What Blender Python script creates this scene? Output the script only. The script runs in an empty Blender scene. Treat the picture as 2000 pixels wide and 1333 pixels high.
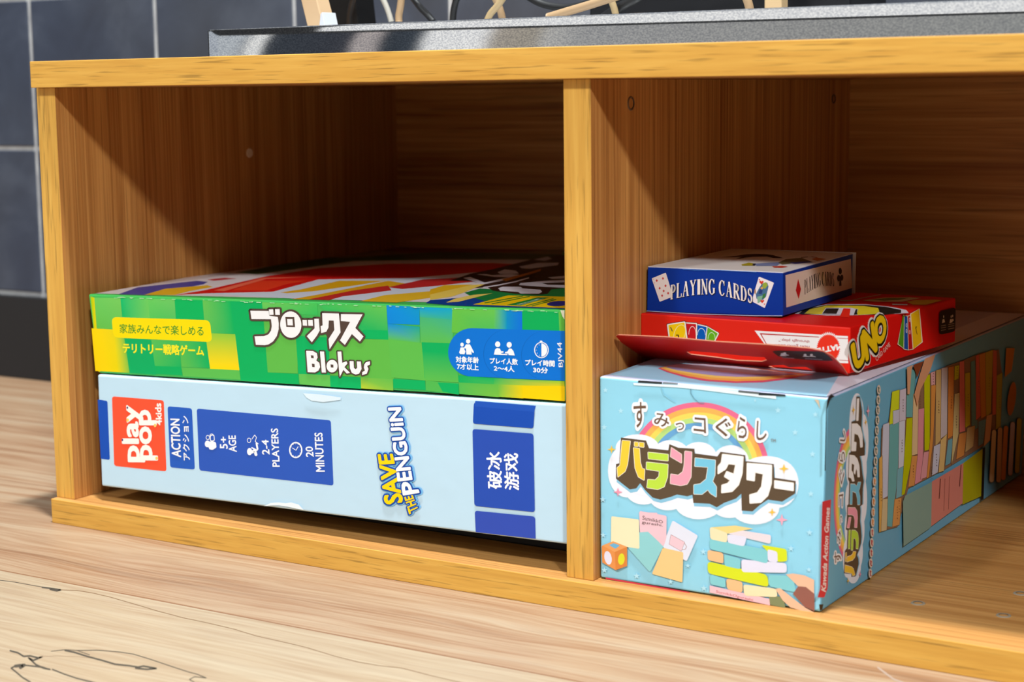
import bpy, bmesh, math, random
from mathutils import Vector, Matrix
from mathutils.geometry import tessellate_polygon

# ------------------------------------------------------------------ camera
FPX = 3367.74                      # focal length in pixels of the 2000 px wide frame
YAW, PITCH, ROLL = -0.55539, -0.1424, -0.01176
CAM = Vector((0.41272, -0.71358, 0.2359))
_f = Vector((math.sin(YAW)*math.cos(PITCH), math.cos(YAW)*math.cos(PITCH), math.sin(PITCH)))
_r0 = _f.cross(Vector((0, 0, 1))).normalized(); _u0 = _r0.cross(_f)
_r = math.cos(ROLL)*_r0 + math.sin(ROLL)*_u0
_u = -math.sin(ROLL)*_r0 + math.cos(ROLL)*_u0
scene = bpy.context.scene
col = scene.collection
cam_data = bpy.data.cameras.new('camera'); cam = bpy.data.objects.new('camera', cam_data); col.objects.link(cam)
cam.matrix_world = Matrix(((_r.x, _u.x, -_f.x, CAM.x), (_r.y, _u.y, -_f.y, CAM.y), (_r.z, _u.z, -_f.z, CAM.z), (0, 0, 0, 1)))
cam_data.sensor_fit = 'HORIZONTAL'; cam_data.sensor_width = 36; cam_data.lens = FPX*36/2000
cam_data.clip_start = 0.02
cam_data.dof.use_dof = True; cam_data.dof.focus_distance = 0.90; cam_data.dof.aperture_fstop = 12
scene.camera = cam
scene.view_settings.view_transform = 'Standard'; scene.view_settings.look = 'None'
scene.view_settings.gamma = 1; scene.view_settings.exposure = 0.0
scene.view_settings.use_curve_mapping = False

# ------------------------------------------------------------------ world: the room beyond the shelf
def lin(c):
    return tuple((x/12.92 if x <= 0.04045 else ((x+0.055)/1.055)**2.4) for x in (v/255 for v in c[:3])) + (1,)
world = bpy.data.worlds.new('world'); scene.world = world; world.use_nodes = True
nt = world.node_tree; nt.nodes.clear()
N = nt.nodes.new; L = nt.links.new
out = N('ShaderNodeOutputWorld'); bg = N('ShaderNodeBackground'); L(bg.outputs[0], out.inputs[0])
tc = N('ShaderNodeTexCoord'); sep = N('ShaderNodeSeparateXYZ'); L(tc.outputs['Generated'], sep.inputs[0])
neg = N('ShaderNodeMath'); neg.operation = 'MULTIPLY'; neg.inputs[1].default_value = -1; L(sep.outputs[1], neg.inputs[0])
az = N('ShaderNodeMath'); az.operation = 'ARCTAN2'; L(sep.outputs[0], az.inputs[0]); L(neg.outputs[0], az.inputs[1])
azn = N('ShaderNodeMapRange'); azn.inputs[1].default_value = math.radians(-50); azn.inputs[2].default_value = 0; L(az.outputs[0], azn.inputs[0])
ramp = N('ShaderNodeValToRGB'); L(azn.outputs[0], ramp.inputs[0])
def azf(deg): return (deg+50)/50
# invented bright and dark bands, low at front left, for the steel slab to reflect
bands = [(-50, .50, .54, .60), (-41.3, .56, .60, .64), (-41.1, .16, .16, .17), (-41.0, 1.0, 1.0, .98), (-40.6, 1.0, 1.0, .98), (-40.5, .05, .06, .075), (-37.7, .055, .06, .075),
         (-37.5, .50, .45, .44), (-36.8, .50, .45, .44), (-36.6, .05, .06, .075), (-35.4, .05, .065, .085), (-35.1, 1.2, 1.15, 1.1), (-33.3, 1.1, 1.05, 1.0),
         (-32.8, .46, .41, .35), (-31.5, .42, .38, .32), (-31.1, .56, .55, .53), (-30, .42, .42, .42), (-22, .38, .38, .37), (-12, .36, .37, .36), (0, .22, .22, .22)]
cr = ramp.color_ramp
while len(cr.elements) < len(bands): cr.elements.new(0.5)
for e, b in zip(cr.elements, bands):
    e.position = azf(b[0]); e.color = (min(b[1], 1), min(b[2], 1), min(b[3], 1), 1)
def wmath(op, a, b=None):
    m = N('ShaderNodeMath'); m.operation = op
    for i, v in enumerate((a, b)):
        if v is None: continue
        if isinstance(v, (int, float)): m.inputs[i].default_value = v
        else: L(v, m.inputs[i])
    return m.outputs[0]
low = wmath('MULTIPLY', wmath('LESS_THAN', wmath('ABSOLUTE', sep.outputs[2]), .13), wmath('MULTIPLY', wmath('GREATER_THAN', az.outputs[0], math.radians(-85)), wmath('LESS_THAN', azn.outputs[0], .999)))
up = N('ShaderNodeMapRange'); up.inputs[1].default_value = 0.62; up.inputs[2].default_value = 0.86; L(sep.outputs[2], up.inputs[0])
mx = N('ShaderNodeMix'); mx.data_type = 'RGBA'; L(up.outputs[0], mx.inputs[0]); mx.inputs[6].default_value = (.042, .043, .045, 1); mx.inputs[7].default_value = (.80, .83, .87, 1)
mx2 = N('ShaderNodeMix'); mx2.data_type = 'RGBA'; L(low, mx2.inputs[0]); L(mx.outputs[2], mx2.inputs[6]); L(ramp.outputs[0], mx2.inputs[7])
mid = wmath('MULTIPLY', wmath('MULTIPLY', wmath('GREATER_THAN', sep.outputs[2], .14), wmath('LESS_THAN', sep.outputs[2], .66)), wmath('MULTIPLY', wmath('GREATER_THAN', azn.outputs[0], .22), wmath('LESS_THAN', azn.outputs[0], .9)))  # unseen white sector added so the slab's top bevel shines
mx3 = N('ShaderNodeMix'); mx3.data_type = 'RGBA'; L(mid, mx3.inputs[0]); L(mx2.outputs[2], mx3.inputs[6]); mx3.inputs[7].default_value = (1, 1, 1, 1)
L(mx3.outputs[2], bg.inputs[0]); bg.inputs[1].default_value = 1.0

# ------------------------------------------------------------------ ceiling lamps
def lamp(name, loc, tgt, size, power, colr=(.93, .985, 1.0)):
    l = bpy.data.lights.new(name, 'AREA'); l.shape = 'DISK'; l.size = size; l.energy = power; l.color = colr
    o = bpy.data.objects.new(name, l); col.objects.link(o); o.location = loc
    o.rotation_euler = (Vector(tgt)-Vector(loc)).to_track_quat('-Z', 'Y').to_euler()
    return o
lamp('ceiling_lamp_over_shelf', (0.10, -0.19, 2.25), (0, -0.1, 0), 0.12, 98)
lamp('ceiling_lamp_front_left', (-0.75, -2.45, 2.35), (0, 0, .1), 0.26, 38)
lamp('ceiling_lamp_front_right', (2.1, -2.2, 2.25), (0, 0, .1), 0.26, 84)

# ------------------------------------------------------------------ helpers
def ray(x, y): return _f + _r*((x-1000)/FPX) - _u*((y-666.5)/FPX)
class Plane:
    def __init__(s, p0, p1, p2):
        s.p = Vector(p0); s.n = (Vector(p1)-s.p).cross(Vector(p2)-s.p).normalized()
        if s.n.dot(CAM-s.p) < 0: s.n = -s.n
    def at(s, x, y):
        d = ray(x, y); t = (s.p-CAM).dot(s.n)/d.dot(s.n); return CAM+d*t
def PY(y): return Plane((0, y, 0), (1, y, 0), (0, y, 1))
def PX(x): return Plane((x, 0, 0), (x, 1, 0), (x, 0, 1))
def PZ(z): return Plane((0, 0, z), (1, 0, z), (0, 1, z))

def empty(name, loc):
    o = bpy.data.objects.new(name, None); col.objects.link(o); o.location = loc; o.empty_display_size = .02; return o
def tag(o, label=None, cat=None, group=None, kind=None):
    if label: o['label'] = label
    if cat: o['category'] = cat
    if group: o['group'] = group
    if kind: o['kind'] = kind
    return o

class Part:
    """collects faces with per-corner colours, builds ONE mesh object"""
    def __init__(s): s.V = []; s.F = []; s.C = []; s.M = []; s.S = []
    def face(s, pts, c=(200, 200, 200), m=0, smooth=False):
        b = len(s.V); s.V += [Vector(p) for p in pts]; s.F.append(list(range(b, b+len(pts))))
        s.C.append([lin(k) for k in c] if isinstance(c[0], (tuple, list)) else [lin(c)]*len(pts)); s.M.append(m); s.S.append(smooth)
    def hexa(s, c8, bev=.0006, seg=2, colour=(200, 200, 200), mats=None, colours=None):
        """c8: bottom 4 (front-left, front-right, back-right, back-left) then top 4"""
        bm = bmesh.new(); v = [bm.verts.new(p) for p in c8]
        for q in ((0, 3, 2, 1), (4, 5, 6, 7), (0, 1, 5, 4), (1, 2, 6, 5), (2, 3, 7, 6), (3, 0, 4, 7)): bm.faces.new([v[i] for i in q])
        bmesh.ops.recalc_face_normals(bm, faces=bm.faces)
        if bev > 0: bmesh.ops.bevel(bm, geom=list(bm.edges)+list(bm.verts), offset=bev, segments=seg, profile=.5, affect='EDGES')
        bm.normal_update()
        for f in bm.faces:
            m = mats(f.normal) if mats else 0
            c = colours(f.normal, f.calc_center_median()) if colours else colour
            s.face([q.co for q in f.verts], c, m)
        bm.free()
    def box(s, x0, x1, y0, y1, z0, z1, **k):
        s.hexa([(x0, y0, z0), (x1, y0, z0), (x1, y1, z0), (x0, y1, z0), (x0, y0, z1), (x1, y0, z1), (x1, y1, z1), (x0, y1, z1)], **k)
    def cyl(s, p, axis, r, h, n=20, colour=(150, 150, 150), m=0, inner=None):
        a = Vector(axis).normalized(); t = a.orthogonal().normalized(); b = a.cross(t); p = Vector(p)
        ring = lambda rr, hh: [p+a*hh+(t*math.cos(2*math.pi*i/n)+b*math.sin(2*math.pi*i/n))*rr for i in range(n)]
        A = ring(r, 0); B = ring(r*.92, h); 
        for i in range(n): s.face([A[i], A[(i+1) % n], B[(i+1) % n], B[i]], colour, m)
        if inner:
            Cc = ring(inner, h); D = ring(inner*.9, h-.0008)
            for i in range(n):
                s.face([B[i], B[(i+1) % n], Cc[(i+1) % n], Cc[i]], colour, m)
                s.face([Cc[i], Cc[(i+1) % n], D[(i+1) % n], D[i]], tuple(v*.4 for v in colour), m)
            s.face(D, tuple(v*.4 for v in colour), m)
        else: s.face(B, colour, m)
    def tube(s, pts, r, n=10, colour=(150, 150, 150), m=0):
        P = [Vector(p) for p in pts]; rings = []
        ref = Vector((0.3, 1, 0.2)).normalized()
        for i, p in enumerate(P):
            d = (P[min(i+1, len(P)-1)]-P[max(i-1, 0)]).normalized()
            t = d.cross(ref).normalized(); b = d.cross(t)
            rings.append([p+(t*math.cos(2*math.pi*k/n)+b*math.sin(2*math.pi*k/n))*r for k in range(n)])
        for i in range(len(P)-1):
            for k in range(n): s.face([rings[i][k], rings[i][(k+1) % n], rings[i+1][(k+1) % n], rings[i+1][k]], colour, m, True)
        s.face(rings[0], colour, m); s.face(rings[-1][::-1], colour, m)
    def build(s, name, mats, parent=None, weld=True):
        o0 = parent.matrix_world.translation if False else Vector((0, 0, 0))
        par = parent
        while par is not None: o0 = o0+Vector(par.location); par = par.parent
        me = bpy.data.meshes.new(name)
        me.from_pydata([tuple(v-o0) for v in s.V], [], s.F)
        for m in mats: me.materials.append(m)
        ca = me.color_attributes.new('Col', 'FLOAT_COLOR', 'CORNER')
        i = 0
        for p, cs, mi, sm in zip(me.polygons, s.C, s.M, s.S):
            p.material_index = mi; p.use_smooth = sm
            for c in cs: ca.data[i].color = c; i += 1
        if weld:
            bm = bmesh.new(); bm.from_mesh(me); bmesh.ops.remove_doubles(bm, verts=bm.verts, dist=1e-6); bm.to_mesh(me); bm.free()
        o = bpy.data.objects.new(name, me); col.objects.link(o)
        if parent is not None: o.parent = parent
        return o

# ------------------------------------------------------------------ printed artwork on a flat face
_tc = {}
def glyphs(s, off):
    k = (s, off)
    if k not in _tc:
        cu = bpy.data.curves.new('t', 'FONT'); cu.body = s; cu.size = 1; cu.offset = off; cu.resolution_u = 3; cu.fill_mode = 'FRONT'
        ob = bpy.data.objects.new('t', cu); col.objects.link(ob)
        dg = bpy.context.evaluated_depsgraph_get(); dg.update()
        me = ob.evaluated_get(dg).to_mesh()
        V = [(v.co.x, v.co.y) for v in me.vertices]; F = [tuple(p.vertices) for p in me.polygons]
        ob.evaluated_get(dg).to_mesh_clear(); bpy.data.objects.remove(ob); bpy.data.curves.remove(cu)
        _tc[k] = (V, F)
    return _tc[k]

class Art:
    """draws flat print on a plane; coordinates are zoomed pixels: px = ox + x/s"""
    def __init__(s, part, plane, m=0, lift=.00004, step=.000003, clip=None):
        s.p = part; s.pl = plane; s.m = m; s.l = lift; s.st = step; s.z = (0, 0, 1); s.tf = None
    def zoom(s, ox, oy, sc, tf=None): s.z = (ox, oy, sc); s.tf = tf; return s
    def w(s, x, y, l):
        if s.tf: x, y = s.tf(x, y)
        return s.pl.at(s.z[0]+x/s.z[2], s.z[1]+y/s.z[2]) + s.pl.n*l
    def poly(s, pts, c, holes=()):
        s.l += s.st
        loops = [[Vector((x, y, 0)) for x, y in q] for q in (pts, *holes)]
        flat = [v for q in loops for v in q]
        for t in tessellate_polygon(loops):
            cc = [c[i] for i in t] if isinstance(c[0], (tuple, list)) else c
            s.p.face([s.w(flat[i].x, flat[i].y, s.l) for i in t], cc, s.m)
        return s
    def grad(s, q, c, n=1):           # quad TL,TR,BR,BL with a colour for each corner
        s.l += s.st
        s.p.face([s.w(x, y, s.l) for x, y in q], c, s.m); return s
    def rrect(s, q, r, c, n=5):
        pts = []
        for i in range(4):
            a = Vector(q[i-1]); b = Vector(q[i]); d = Vector(q[(i+1) % 4])
            u = (a-b).normalized(); v = (d-b).normalized()
            p0 = b+u*r; p2 = b+v*r
            for k in range(n+1):
                t = k/n; pts.append(tuple(p0*(1-t)**2+b*2*t*(1-t)+p2*t*t))
        return s.poly(pts, c)
    def ell(s, cx, cy, rx, ry, c, rot=0, n=28, a0=0, a1=360, inner=None):
        def P(a, kx, ky):
            x = kx*math.cos(a); y = ky*math.sin(a); return (cx+x*math.cos(rot)-y*math.sin(rot), cy+x*math.sin(rot)+y*math.cos(rot))
        A = [math.radians(a0+(a1-a0)*i/n) for i in range(n+(a1-a0 != 360))]
        o = [P(a, rx, ry) for a in A]
        if inner:
            i = [P(a, inner[0], inner[1]) for a in A]
            if a1-a0 == 360: o.append(o[0]); i.append(i[0])
            return s.poly(o+i[::-1], c)
        return s.poly(o, c)
    def line(s, pts, wd, c, close=False, cap=True):
        s.l += s.st
        P = [Vector(p) for p in pts]
        if close: P.append(P[0])
        for i in range(len(P)-1):
            d = P[i+1]-P[i]
            if d.length < 1e-6: continue
            n = Vector((-d.y, d.x)).normalized()*wd/2
            s.p.face([s.w(*q, s.l) for q in (P[i]+n, P[i+1]+n, P[i+1]-n, P[i]-n)], c, s.m)
        if cap:
            s.l += s.st*.3
            for p in P: s.p.face([s.w(p.x+wd/2*math.cos(k*math.pi/4), p.y+wd/2*math.sin(k*math.pi/4), s.l) for k in range(8)], c, s.m)
        return s
    def text(s, t, q, c, bold=0.0, outline=None, oc=None):
        """q: BL, BR, TR, TL corners of the tight text box"""
        V0, _ = glyphs(t, 0.0)
        x0 = min(v[0] for v in V0); x1 = max(v[0] for v in V0); y0 = min(v[1] for v in V0); y1 = max(v[1] for v in V0)
        b = [Vector(p) for p in q]
        V, F = glyphs(t, 0.0)
        jobs = ([(outline, oc)] if outline else []) + [(bold, c)]
        for off, cc in jobs:
            s.l += s.st*1.5
            rings = [(0, 1)] if off <= 0 else ([(off, 8)] if off <= .03 else [(off, 16), (off*.55, 8), (0, 1)] if off > .06 else [(off, 10), (0, 1)])
            for rr, nn in rings:
                for k in range(nn):
                    dx = rr*math.cos(2*math.pi*k/nn); dy = rr*math.sin(2*math.pi*k/nn); W = []; s.l += 1.3e-6
                    for x, y in V:
                        u = (x+dx-x0)/(x1-x0); v = (y+dy-y0)/(y1-y0)
                        p = b[0]*(1-u)*(1-v)+b[1]*u*(1-v)+b[2]*u*v+b[3]*(1-u)*v
                        W.append(s.w(p.x, p.y, s.l))
                    for f in F: s.p.face([W[i] for i in f], cc, s.m)
        return s

# serif capitals as strokes: (points, width) in a 0..1 box, y up
def _arc(cx, cy, rx, ry, a0, a1, n=12): return [(cx+rx*math.cos(math.radians(a0+(a1-a0)*i/n)), cy+ry*math.sin(math.radians(a0+(a1-a0)*i/n))) for i in range(n+1)]
TH, TN, SF = .17, .07, .05
SERIF = {
 'P': [([(.25, 0), (.25, 1)], TH), ([(.05, .02), (.5, .02)], SF), ([(.05, .98), (.4, .98)], SF), ([(.25, .97), (.55, .97)]+_arc(.55, .72, .3, .25, 90, -90)+[(.25, .47)], .1), (_arc(.57, .72, .27, .2, 50, -50), TH)],
 'L': [([(.25, 0), (.25, 1)], TH), ([(.05, .98), (.5, .98)], SF), ([(.05, .02), (.9, .02)], SF), ([(.9, .02), (.93, .25)], .07)],
 'A': [([(.12, 0), (.48, 1)], TN), ([(.48, 1), (.8, 0)], TH), ([(.25, .36), (.68, .36)], SF), ([(-.02, .02), (.3, .02)], SF), ([(.6, .02), (1.0, .02)], SF)],
 'Y': [([(.15, 1), (.5, .5)], TH), ([(.85, 1), (.5, .5)], TN), ([(.5, .5), (.5, 0)], TH), ([(0, .98), (.38, .98)], SF), ([(.65, .98), (1, .98)], SF), ([(.3, .02), (.7, .02)], SF)],
 'I': [([(.5, 0), (.5, 1)], TH*1.6), ([(.1, .02), (.9, .02)], SF), ([(.1, .98), (.9, .98)], SF)],
 'N': [([(.16, 0), (.16, 1)], TN), ([(.14, 1), (.82, 0)], TH), ([(.84, 0), (.84, 1)], TN), ([(0, .98), (.25, .98)], SF), ([(0, .02), (.34, .02)], SF), ([(.66, .98), (1, .98)], SF)],
 'G': [(_arc(.52, .5, .38, .48, 40, 320, 18), .1), (_arc(.5, .5, .36, .46, 130, 230, 8), TH), ([(.82, .1), (.82, .42)], TH), ([(.62, .42), (1, .42)], SF), ([(.84, .7), (.84, .98)], SF)],
 'C': [(_arc(.52, .5, .38, .48, 42, 318, 18), .1), (_arc(.5, .5, .36, .46, 130, 230, 8), TH), ([(.84, .68), (.84, .98)], SF)],
 'R': [([(.22, 0), (.22, 1)], TH), ([(.02, .02), (.45, .02)], SF), ([(.02, .98), (.4, .98)], SF), ([(.22, .97), (.5, .97)]+_arc(.5, .74, .28, .23, 90, -90)+[(.22, .51)], .1), (_arc(.52, .74, .25, .2, 50, -50), TH), ([(.5, .5), (.88, .02)], TH), ([(.8, .02), (1.02, .02)], SF)],
 'D': [([(.22, 0), (.22, 1)], TH), ([(.02, .02), (.4, .02)], SF), ([(.02, .98), (.4, .98)], SF), ([(.22, .97)]+_arc(.45, .5, .42, .47, 90, -90, 16)+[(.22, .03)], .08), (_arc(.46, .5, .38, .42, 50, -50), TH)],
 'S': [(_arc(.5, .74, .3, .23, 20, 250, 12)+_arc(.5, .27, .32, .25, 80, -160, 12), .13), ([(.82, .7), (.82, .96)], SF), ([(.15, .04), (.15, .3)], SF)],
}
SW = {'I': .55, 'L': .85, 'P': .8, 'S': .72}
def serif(art, s, base, top, c):
    """base(u), top(u): zoomed pixel points on the baseline / cap line"""
    tot = sum(.45 if ch == ' ' else SW.get(ch, 1)+.1 for ch in s); x = 0
    for ch in s:
        if ch == ' ': x += .45; continue
        wch = SW.get(ch, 1)
        for pts, wd in SERIF[ch]:
            Q = []
            for px, py in pts:
                u = (x+px*wch)/tot; b = Vector(base(u)); t = Vector(top(u)); Q.append(b+(t-b)*py)
            h = (Vector(top(.5))-Vector(base(.5))).length
            cw = (Vector(base(1))-Vector(base(0))).length/tot
            k = min(h, cw*1.9)
            art.line(Q, wd*k*.78, c, cap=len(pts) > 2)
        x += wch+.1

# ------------------------------------------------------------------ materials
def mat(name, build):
    m = bpy.data.materials.new(name); m.use_nodes = True; t = m.node_tree; t.nodes.clear()
    o = t.nodes.new('ShaderNodeOutputMaterial'); b = t.nodes.new('ShaderNodeBsdfPrincipled'); t.links.new(b.outputs[0], o.inputs[0])
    build(t, b); return m
def noise(t, vec, scale, detail=3, rough=.5, dist=0):
    n = t.nodes.new('ShaderNodeTexNoise'); n.inputs['Scale'].default_value = scale; n.inputs['Detail'].default_value = detail
    n.inputs['Roughness'].default_value = rough; n.inputs['Distortion'].default_value = dist
    if vec is not None: t.links.new(vec, n.inputs['Vector'])
    return n.outputs['Fac']
def mapping(t, scale, rot=(0, 0, 0), loc=(0, 0, 0)):
    c = t.nodes.new('ShaderNodeTexCoord'); m = t.nodes.new('ShaderNodeMapping'); m.inputs['Scale'].default_value = scale
    m.inputs['Rotation'].default_value = rot; m.inputs['Location'].default_value = loc
    t.links.new(c.outputs['Object'], m.inputs[0]); return m.outputs[0]
def cramp(t, fac, stops):
    r = t.nodes.new('ShaderNodeValToRGB'); t.links.new(fac, r.inputs[0]); e = r.color_ramp.elements
    while len(e) < len(stops): e.new(.5)
    for k, (p, c) in zip(e, stops): k.position = p; k.color = lin(c) if max(c) > 1.01 else (*c, 1)
    return r.outputs[0]
def mixc(t, fac, a, b, mode='MIX'):
    m = t.nodes.new('ShaderNodeMix'); m.data_type = 'RGBA'; m.blend_type = mode
    if isinstance(fac, (int, float)): m.inputs[0].default_value = fac
    else: t.links.new(fac, m.inputs[0])
    for i, v in ((6, a), (7, b)):
        if isinstance(v, tuple): m.inputs[i].default_value = lin(v) if max(v) > 1.01 else (*v[:3], 1)
        else: t.links.new(v, m.inputs[i])
    return m.outputs[2]
def bump(t, b, fac, strength, dist=.0003):
    n = t.nodes.new('ShaderNodeBump'); n.inputs['Strength'].default_value = strength; n.inputs['Distance'].default_value = dist
    t.links.new(fac, n.inputs['Height']); t.links.new(n.outputs[0], b.inputs['Normal'])

def printed(name, rough=.40, crease=.12, k=.93, spec=.16):
    def f(t, b):
        a = t.nodes.new('ShaderNodeAttribute'); a.attribute_name = 'Col'
        t.links.new(mixc(t, 1.0, a.outputs['Color'], (k, k, k), 'MULTIPLY'), b.inputs['Base Color'])
        b.inputs['Roughness'].default_value = rough; b.inputs['Specular IOR Level'].default_value = spec
        bump(t, b, noise(t, mapping(t, (1, 1, 1)), 45, 4), crease, .002)
    return mat(name, f)
M_PRINT = printed('printed_card_gloss')
M_MATTE = printed('printed_card_matte', .6, .05, .86, .3)
M_PLAIN = printed('plain_coloured_surface', .5, 0.0, .9, .4)
M_DARK = printed('dark_plastic', .45, 0.0, .62, .25)

def veneer(name, axis, across, c0, c1, c2, seed=0, pitch=420, edge=False):
    """axis: grain runs along this axis; across: the axis stripes change along"""
    def f(t, b):
        sc = [30, 30, 30]; sc[axis] = 5 if not edge else 16; sc[across] = pitch
        v = mapping(t, tuple(sc), loc=(seed, seed*2, seed*3))
        n1 = noise(t, v, 1.0, 3, .55, .3)
        sc2 = [8, 8, 8]; sc2[axis] = 1.6; sc2[across] = pitch*.16
        n2 = noise(t, mapping(t, tuple(sc2), loc=(seed*3, seed, 4)), 1.0, 3, .6, .4)
        base = cramp(t, n1, [(.32, c0), (.5, c1), (.68, c2)])
        base = mixc(t, .45, base, cramp(t, n2, [(.3, c0), (.7, c2)]), 'MIX')
        sc3 = [60, 60, 60]; sc3[axis] = 32 if edge else 14; sc3[across] = pitch*1.5 if not edge else 900
        rot = [0, 0, 0]
        if edge: rot[{0: 1, 2: 1}.get(axis, 0)] = .05
        n3 = noise(t, mapping(t, tuple(sc3), tuple(rot), loc=(seed, 7, seed)), 1.0, 2, .5, .2)
        dark = cramp(t, n3, [(.57, (0, 0, 0)), (.70, (1, 1, 1))])
        mul = t.nodes.new('ShaderNodeMath'); mul.operation = 'MULTIPLY'; mul.inputs[1].default_value = .52 if edge else .35; t.links.new(dark, mul.inputs[0])
        dk = tuple(x*.52 for x in c0)
        base = mixc(t, mul.outputs[0], base, dk)
        t.links.new(base, b.inputs['Base Color'])
        b.inputs['Roughness'].default_value = .42 if not edge else .45; b.inputs['Specular IOR Level'].default_value = .26
        bump(t, b, n1, .12, .0003)
    return mat(name, f)
VC = ((142, 84, 36), (184, 122, 62), (214, 156, 88))
M_VZ = veneer('oak_veneer_vertical', 2, 1, *VC, seed=1, pitch=640)
M_VX = veneer('oak_veneer_floor', 0, 1, (150, 98, 48), (178, 126, 68), (202, 152, 90), seed=2, pitch=420)
M_VB = veneer('oak_veneer_back', 0, 2, *VC, seed=3, pitch=260)
EC = ((194, 140, 58), (208, 156, 68), (219, 170, 82))
M_EX = veneer('oak_edge_band_horizontal', 0, 2, *EC, seed=5, pitch=330, edge=True)
M_EZ = veneer('oak_edge_band_vertical', 2, 0, *EC, seed=6, pitch=330, edge=True)

# ------------------------------------------------------------------ setting: floor, wall, baseboard
FZ = -0.0147
def floor_mat(t, b):
    wv = mapping(t, (1.1, 6, 1), loc=(.3, .2, 0))
    warp = noise(t, wv, 2.2, 3, .5)
    c = t.nodes.new('ShaderNodeTexCoord'); sp = t.nodes.new('ShaderNodeSeparateXYZ'); t.links.new(c.outputs['Object'], sp.inputs[0])
    # plank seams: rows along X
    def M(op, a, bb):
        m = t.nodes.new('ShaderNodeMath'); m.operation = op
        for i, v in enumerate((a, bb)):
            if v is None: continue
            if isinstance(v, (int, float)): m.inputs[i].default_value = v
            else: t.links.new(v, m.inputs[i])
        return m.outputs[0]
    PITCH_Y, OFF = .156, .0935
    yo = M('DIVIDE', M('ADD', sp.outputs[1], OFF), PITCH_Y)
    row = M('FLOOR', yo, None); fr = M('FRACT', yo, None)
    seam = M('LESS_THAN', M('ABSOLUTE', M('SUBTRACT', fr, .5), None), .4955)      # 1 inside plank
    yy = M('ADD', M('MULTIPLY', sp.outputs[1], 1), M('MULTIPLY', warp, .05))
    cmb = t.nodes.new('ShaderNodeCombineXYZ'); t.links.new(M('ADD', M('MULTIPLY', sp.outputs[0], 1.7), M('MULTIPLY', row, 3.37)), cmb.inputs[0]); t.links.new(M('MULTIPLY', yy, 60), cmb.inputs[1])
    n1 = noise(t, cmb.outputs[0], 1.0, 4, .6, .6)
    cmb2 = t.nodes.new('ShaderNodeCombineXYZ'); t.links.new(M('MULTIPLY', sp.outputs[0], 14), cmb2.inputs[0]); t.links.new(M('MULTIPLY', yy, 420), cmb2.inputs[1])
    n2 = noise(t, cmb2.outputs[0], 1.0, 2, .6, 0)
    rv = t.nodes.new('ShaderNodeTexWhiteNoise'); rv.noise_dimensions = '1D'; t.links.new(row, rv.inputs['W'])
    base = cramp(t, n1, [(.30, (111, 76, 52)), (.42, (135, 101, 74)), (.55, (147, 120, 94)), (.70, (154, 134, 111))])
    pale = cramp(t, n1, [(.25, (140, 118, 91)), (.5, (150, 131, 107)), (.75, (155, 140, 118))])
    isf = M('LESS_THAN', row, -.5)
    base = mixc(t, isf, base, pale)
    base = mixc(t, .22, base, cramp(t, n2, [(.35, (120, 82, 54)), (.6, (176, 158, 132))]))
    base = mixc(t, M('SUBTRACT', 1, seam), base, (120, 84, 58))
    t.links.new(base, b.inputs['Base Color']); b.inputs['Roughness'].default_value = .5; b.inputs['Specular IOR Level'].default_value = .3
    bump(t, b, n2, .08, .0003)
M_FLOOR = mat('laminate_floor', floor_mat)
M_MARK = M_MATTE

fl = Part()
fl.face([(-2.2, -2.6, FZ), (2.2, -2.6, FZ), (2.2, .40, FZ), (-2.2, .40, FZ)], (200, 180, 150), 0)
fa = Art(fl, PZ(FZ), m=1, lift=.00002, step=.000002)
fa.zoom(0, 930, 2)
BK = (70, 62, 52)
def stroke(pts, w, c=BK):
    fa.line(pts, w*1.35, c)
stroke([(0, 408), (60, 416), (120, 427), (180, 437), (238, 444)], 1.8)
stroke([(165, 436), (205, 441), (238, 446), (222, 450), (196, 444)], 4.5)
stroke([(238, 446), (300, 448), (360, 458), (430, 474), (520, 500), (620, 530), (720, 556), (820, 577), (920, 601), (1000, 626), (1100, 648), (1200, 672), (1300, 703), (1400, 728), (1480, 742), (1570, 752), (1680, 780), (1800, 808), (1900, 830)], 2.2, (120, 92, 66))
stroke([(40, 684), (70, 692), (92, 706), (118, 704), (150, 712), (165, 707), (130, 722), (112, 712), (140, 738), (170, 752), (195, 757)], 5)
stroke([(192, 757), (165, 748), (100, 741), (62, 742), (44, 752), (66, 770), (90, 790), (118, 806)], 4.5)
stroke([(60, 744), (95, 740), (80, 750)], 9)
stroke([(160, 707), (220, 704), (300, 707), (350, 712)], 1.6, (140, 115, 90))
stroke([(205, 757), (250, 775), (300, 792), (345, 803), (380, 812)], 4)
stroke([(255, 683), (290, 690), (340, 706), (400, 722), (450, 737), (500, 742), (540, 748), (560, 744), (610, 753), (575, 757), (530, 752)], 5)
stroke([(200, 686), (255, 680), (300, 683), (350, 700)], 2)
stroke([(300, 683), (380, 682), (460, 688), (520, 697), (580, 715), (640, 735), (690, 752), (740, 768), (770, 776), (805, 790), (760, 786), (740, 796), (765, 812)], 2.4)
fa.zoom(1000, 1000, 2)
stroke([(1430, 610), (1490, 655), (1530, 670)], 5, (160, 140, 125))
o = fl.build('floor', [M_FLOOR, M_MARK], weld=False); tag(o, kind='structure')

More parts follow.
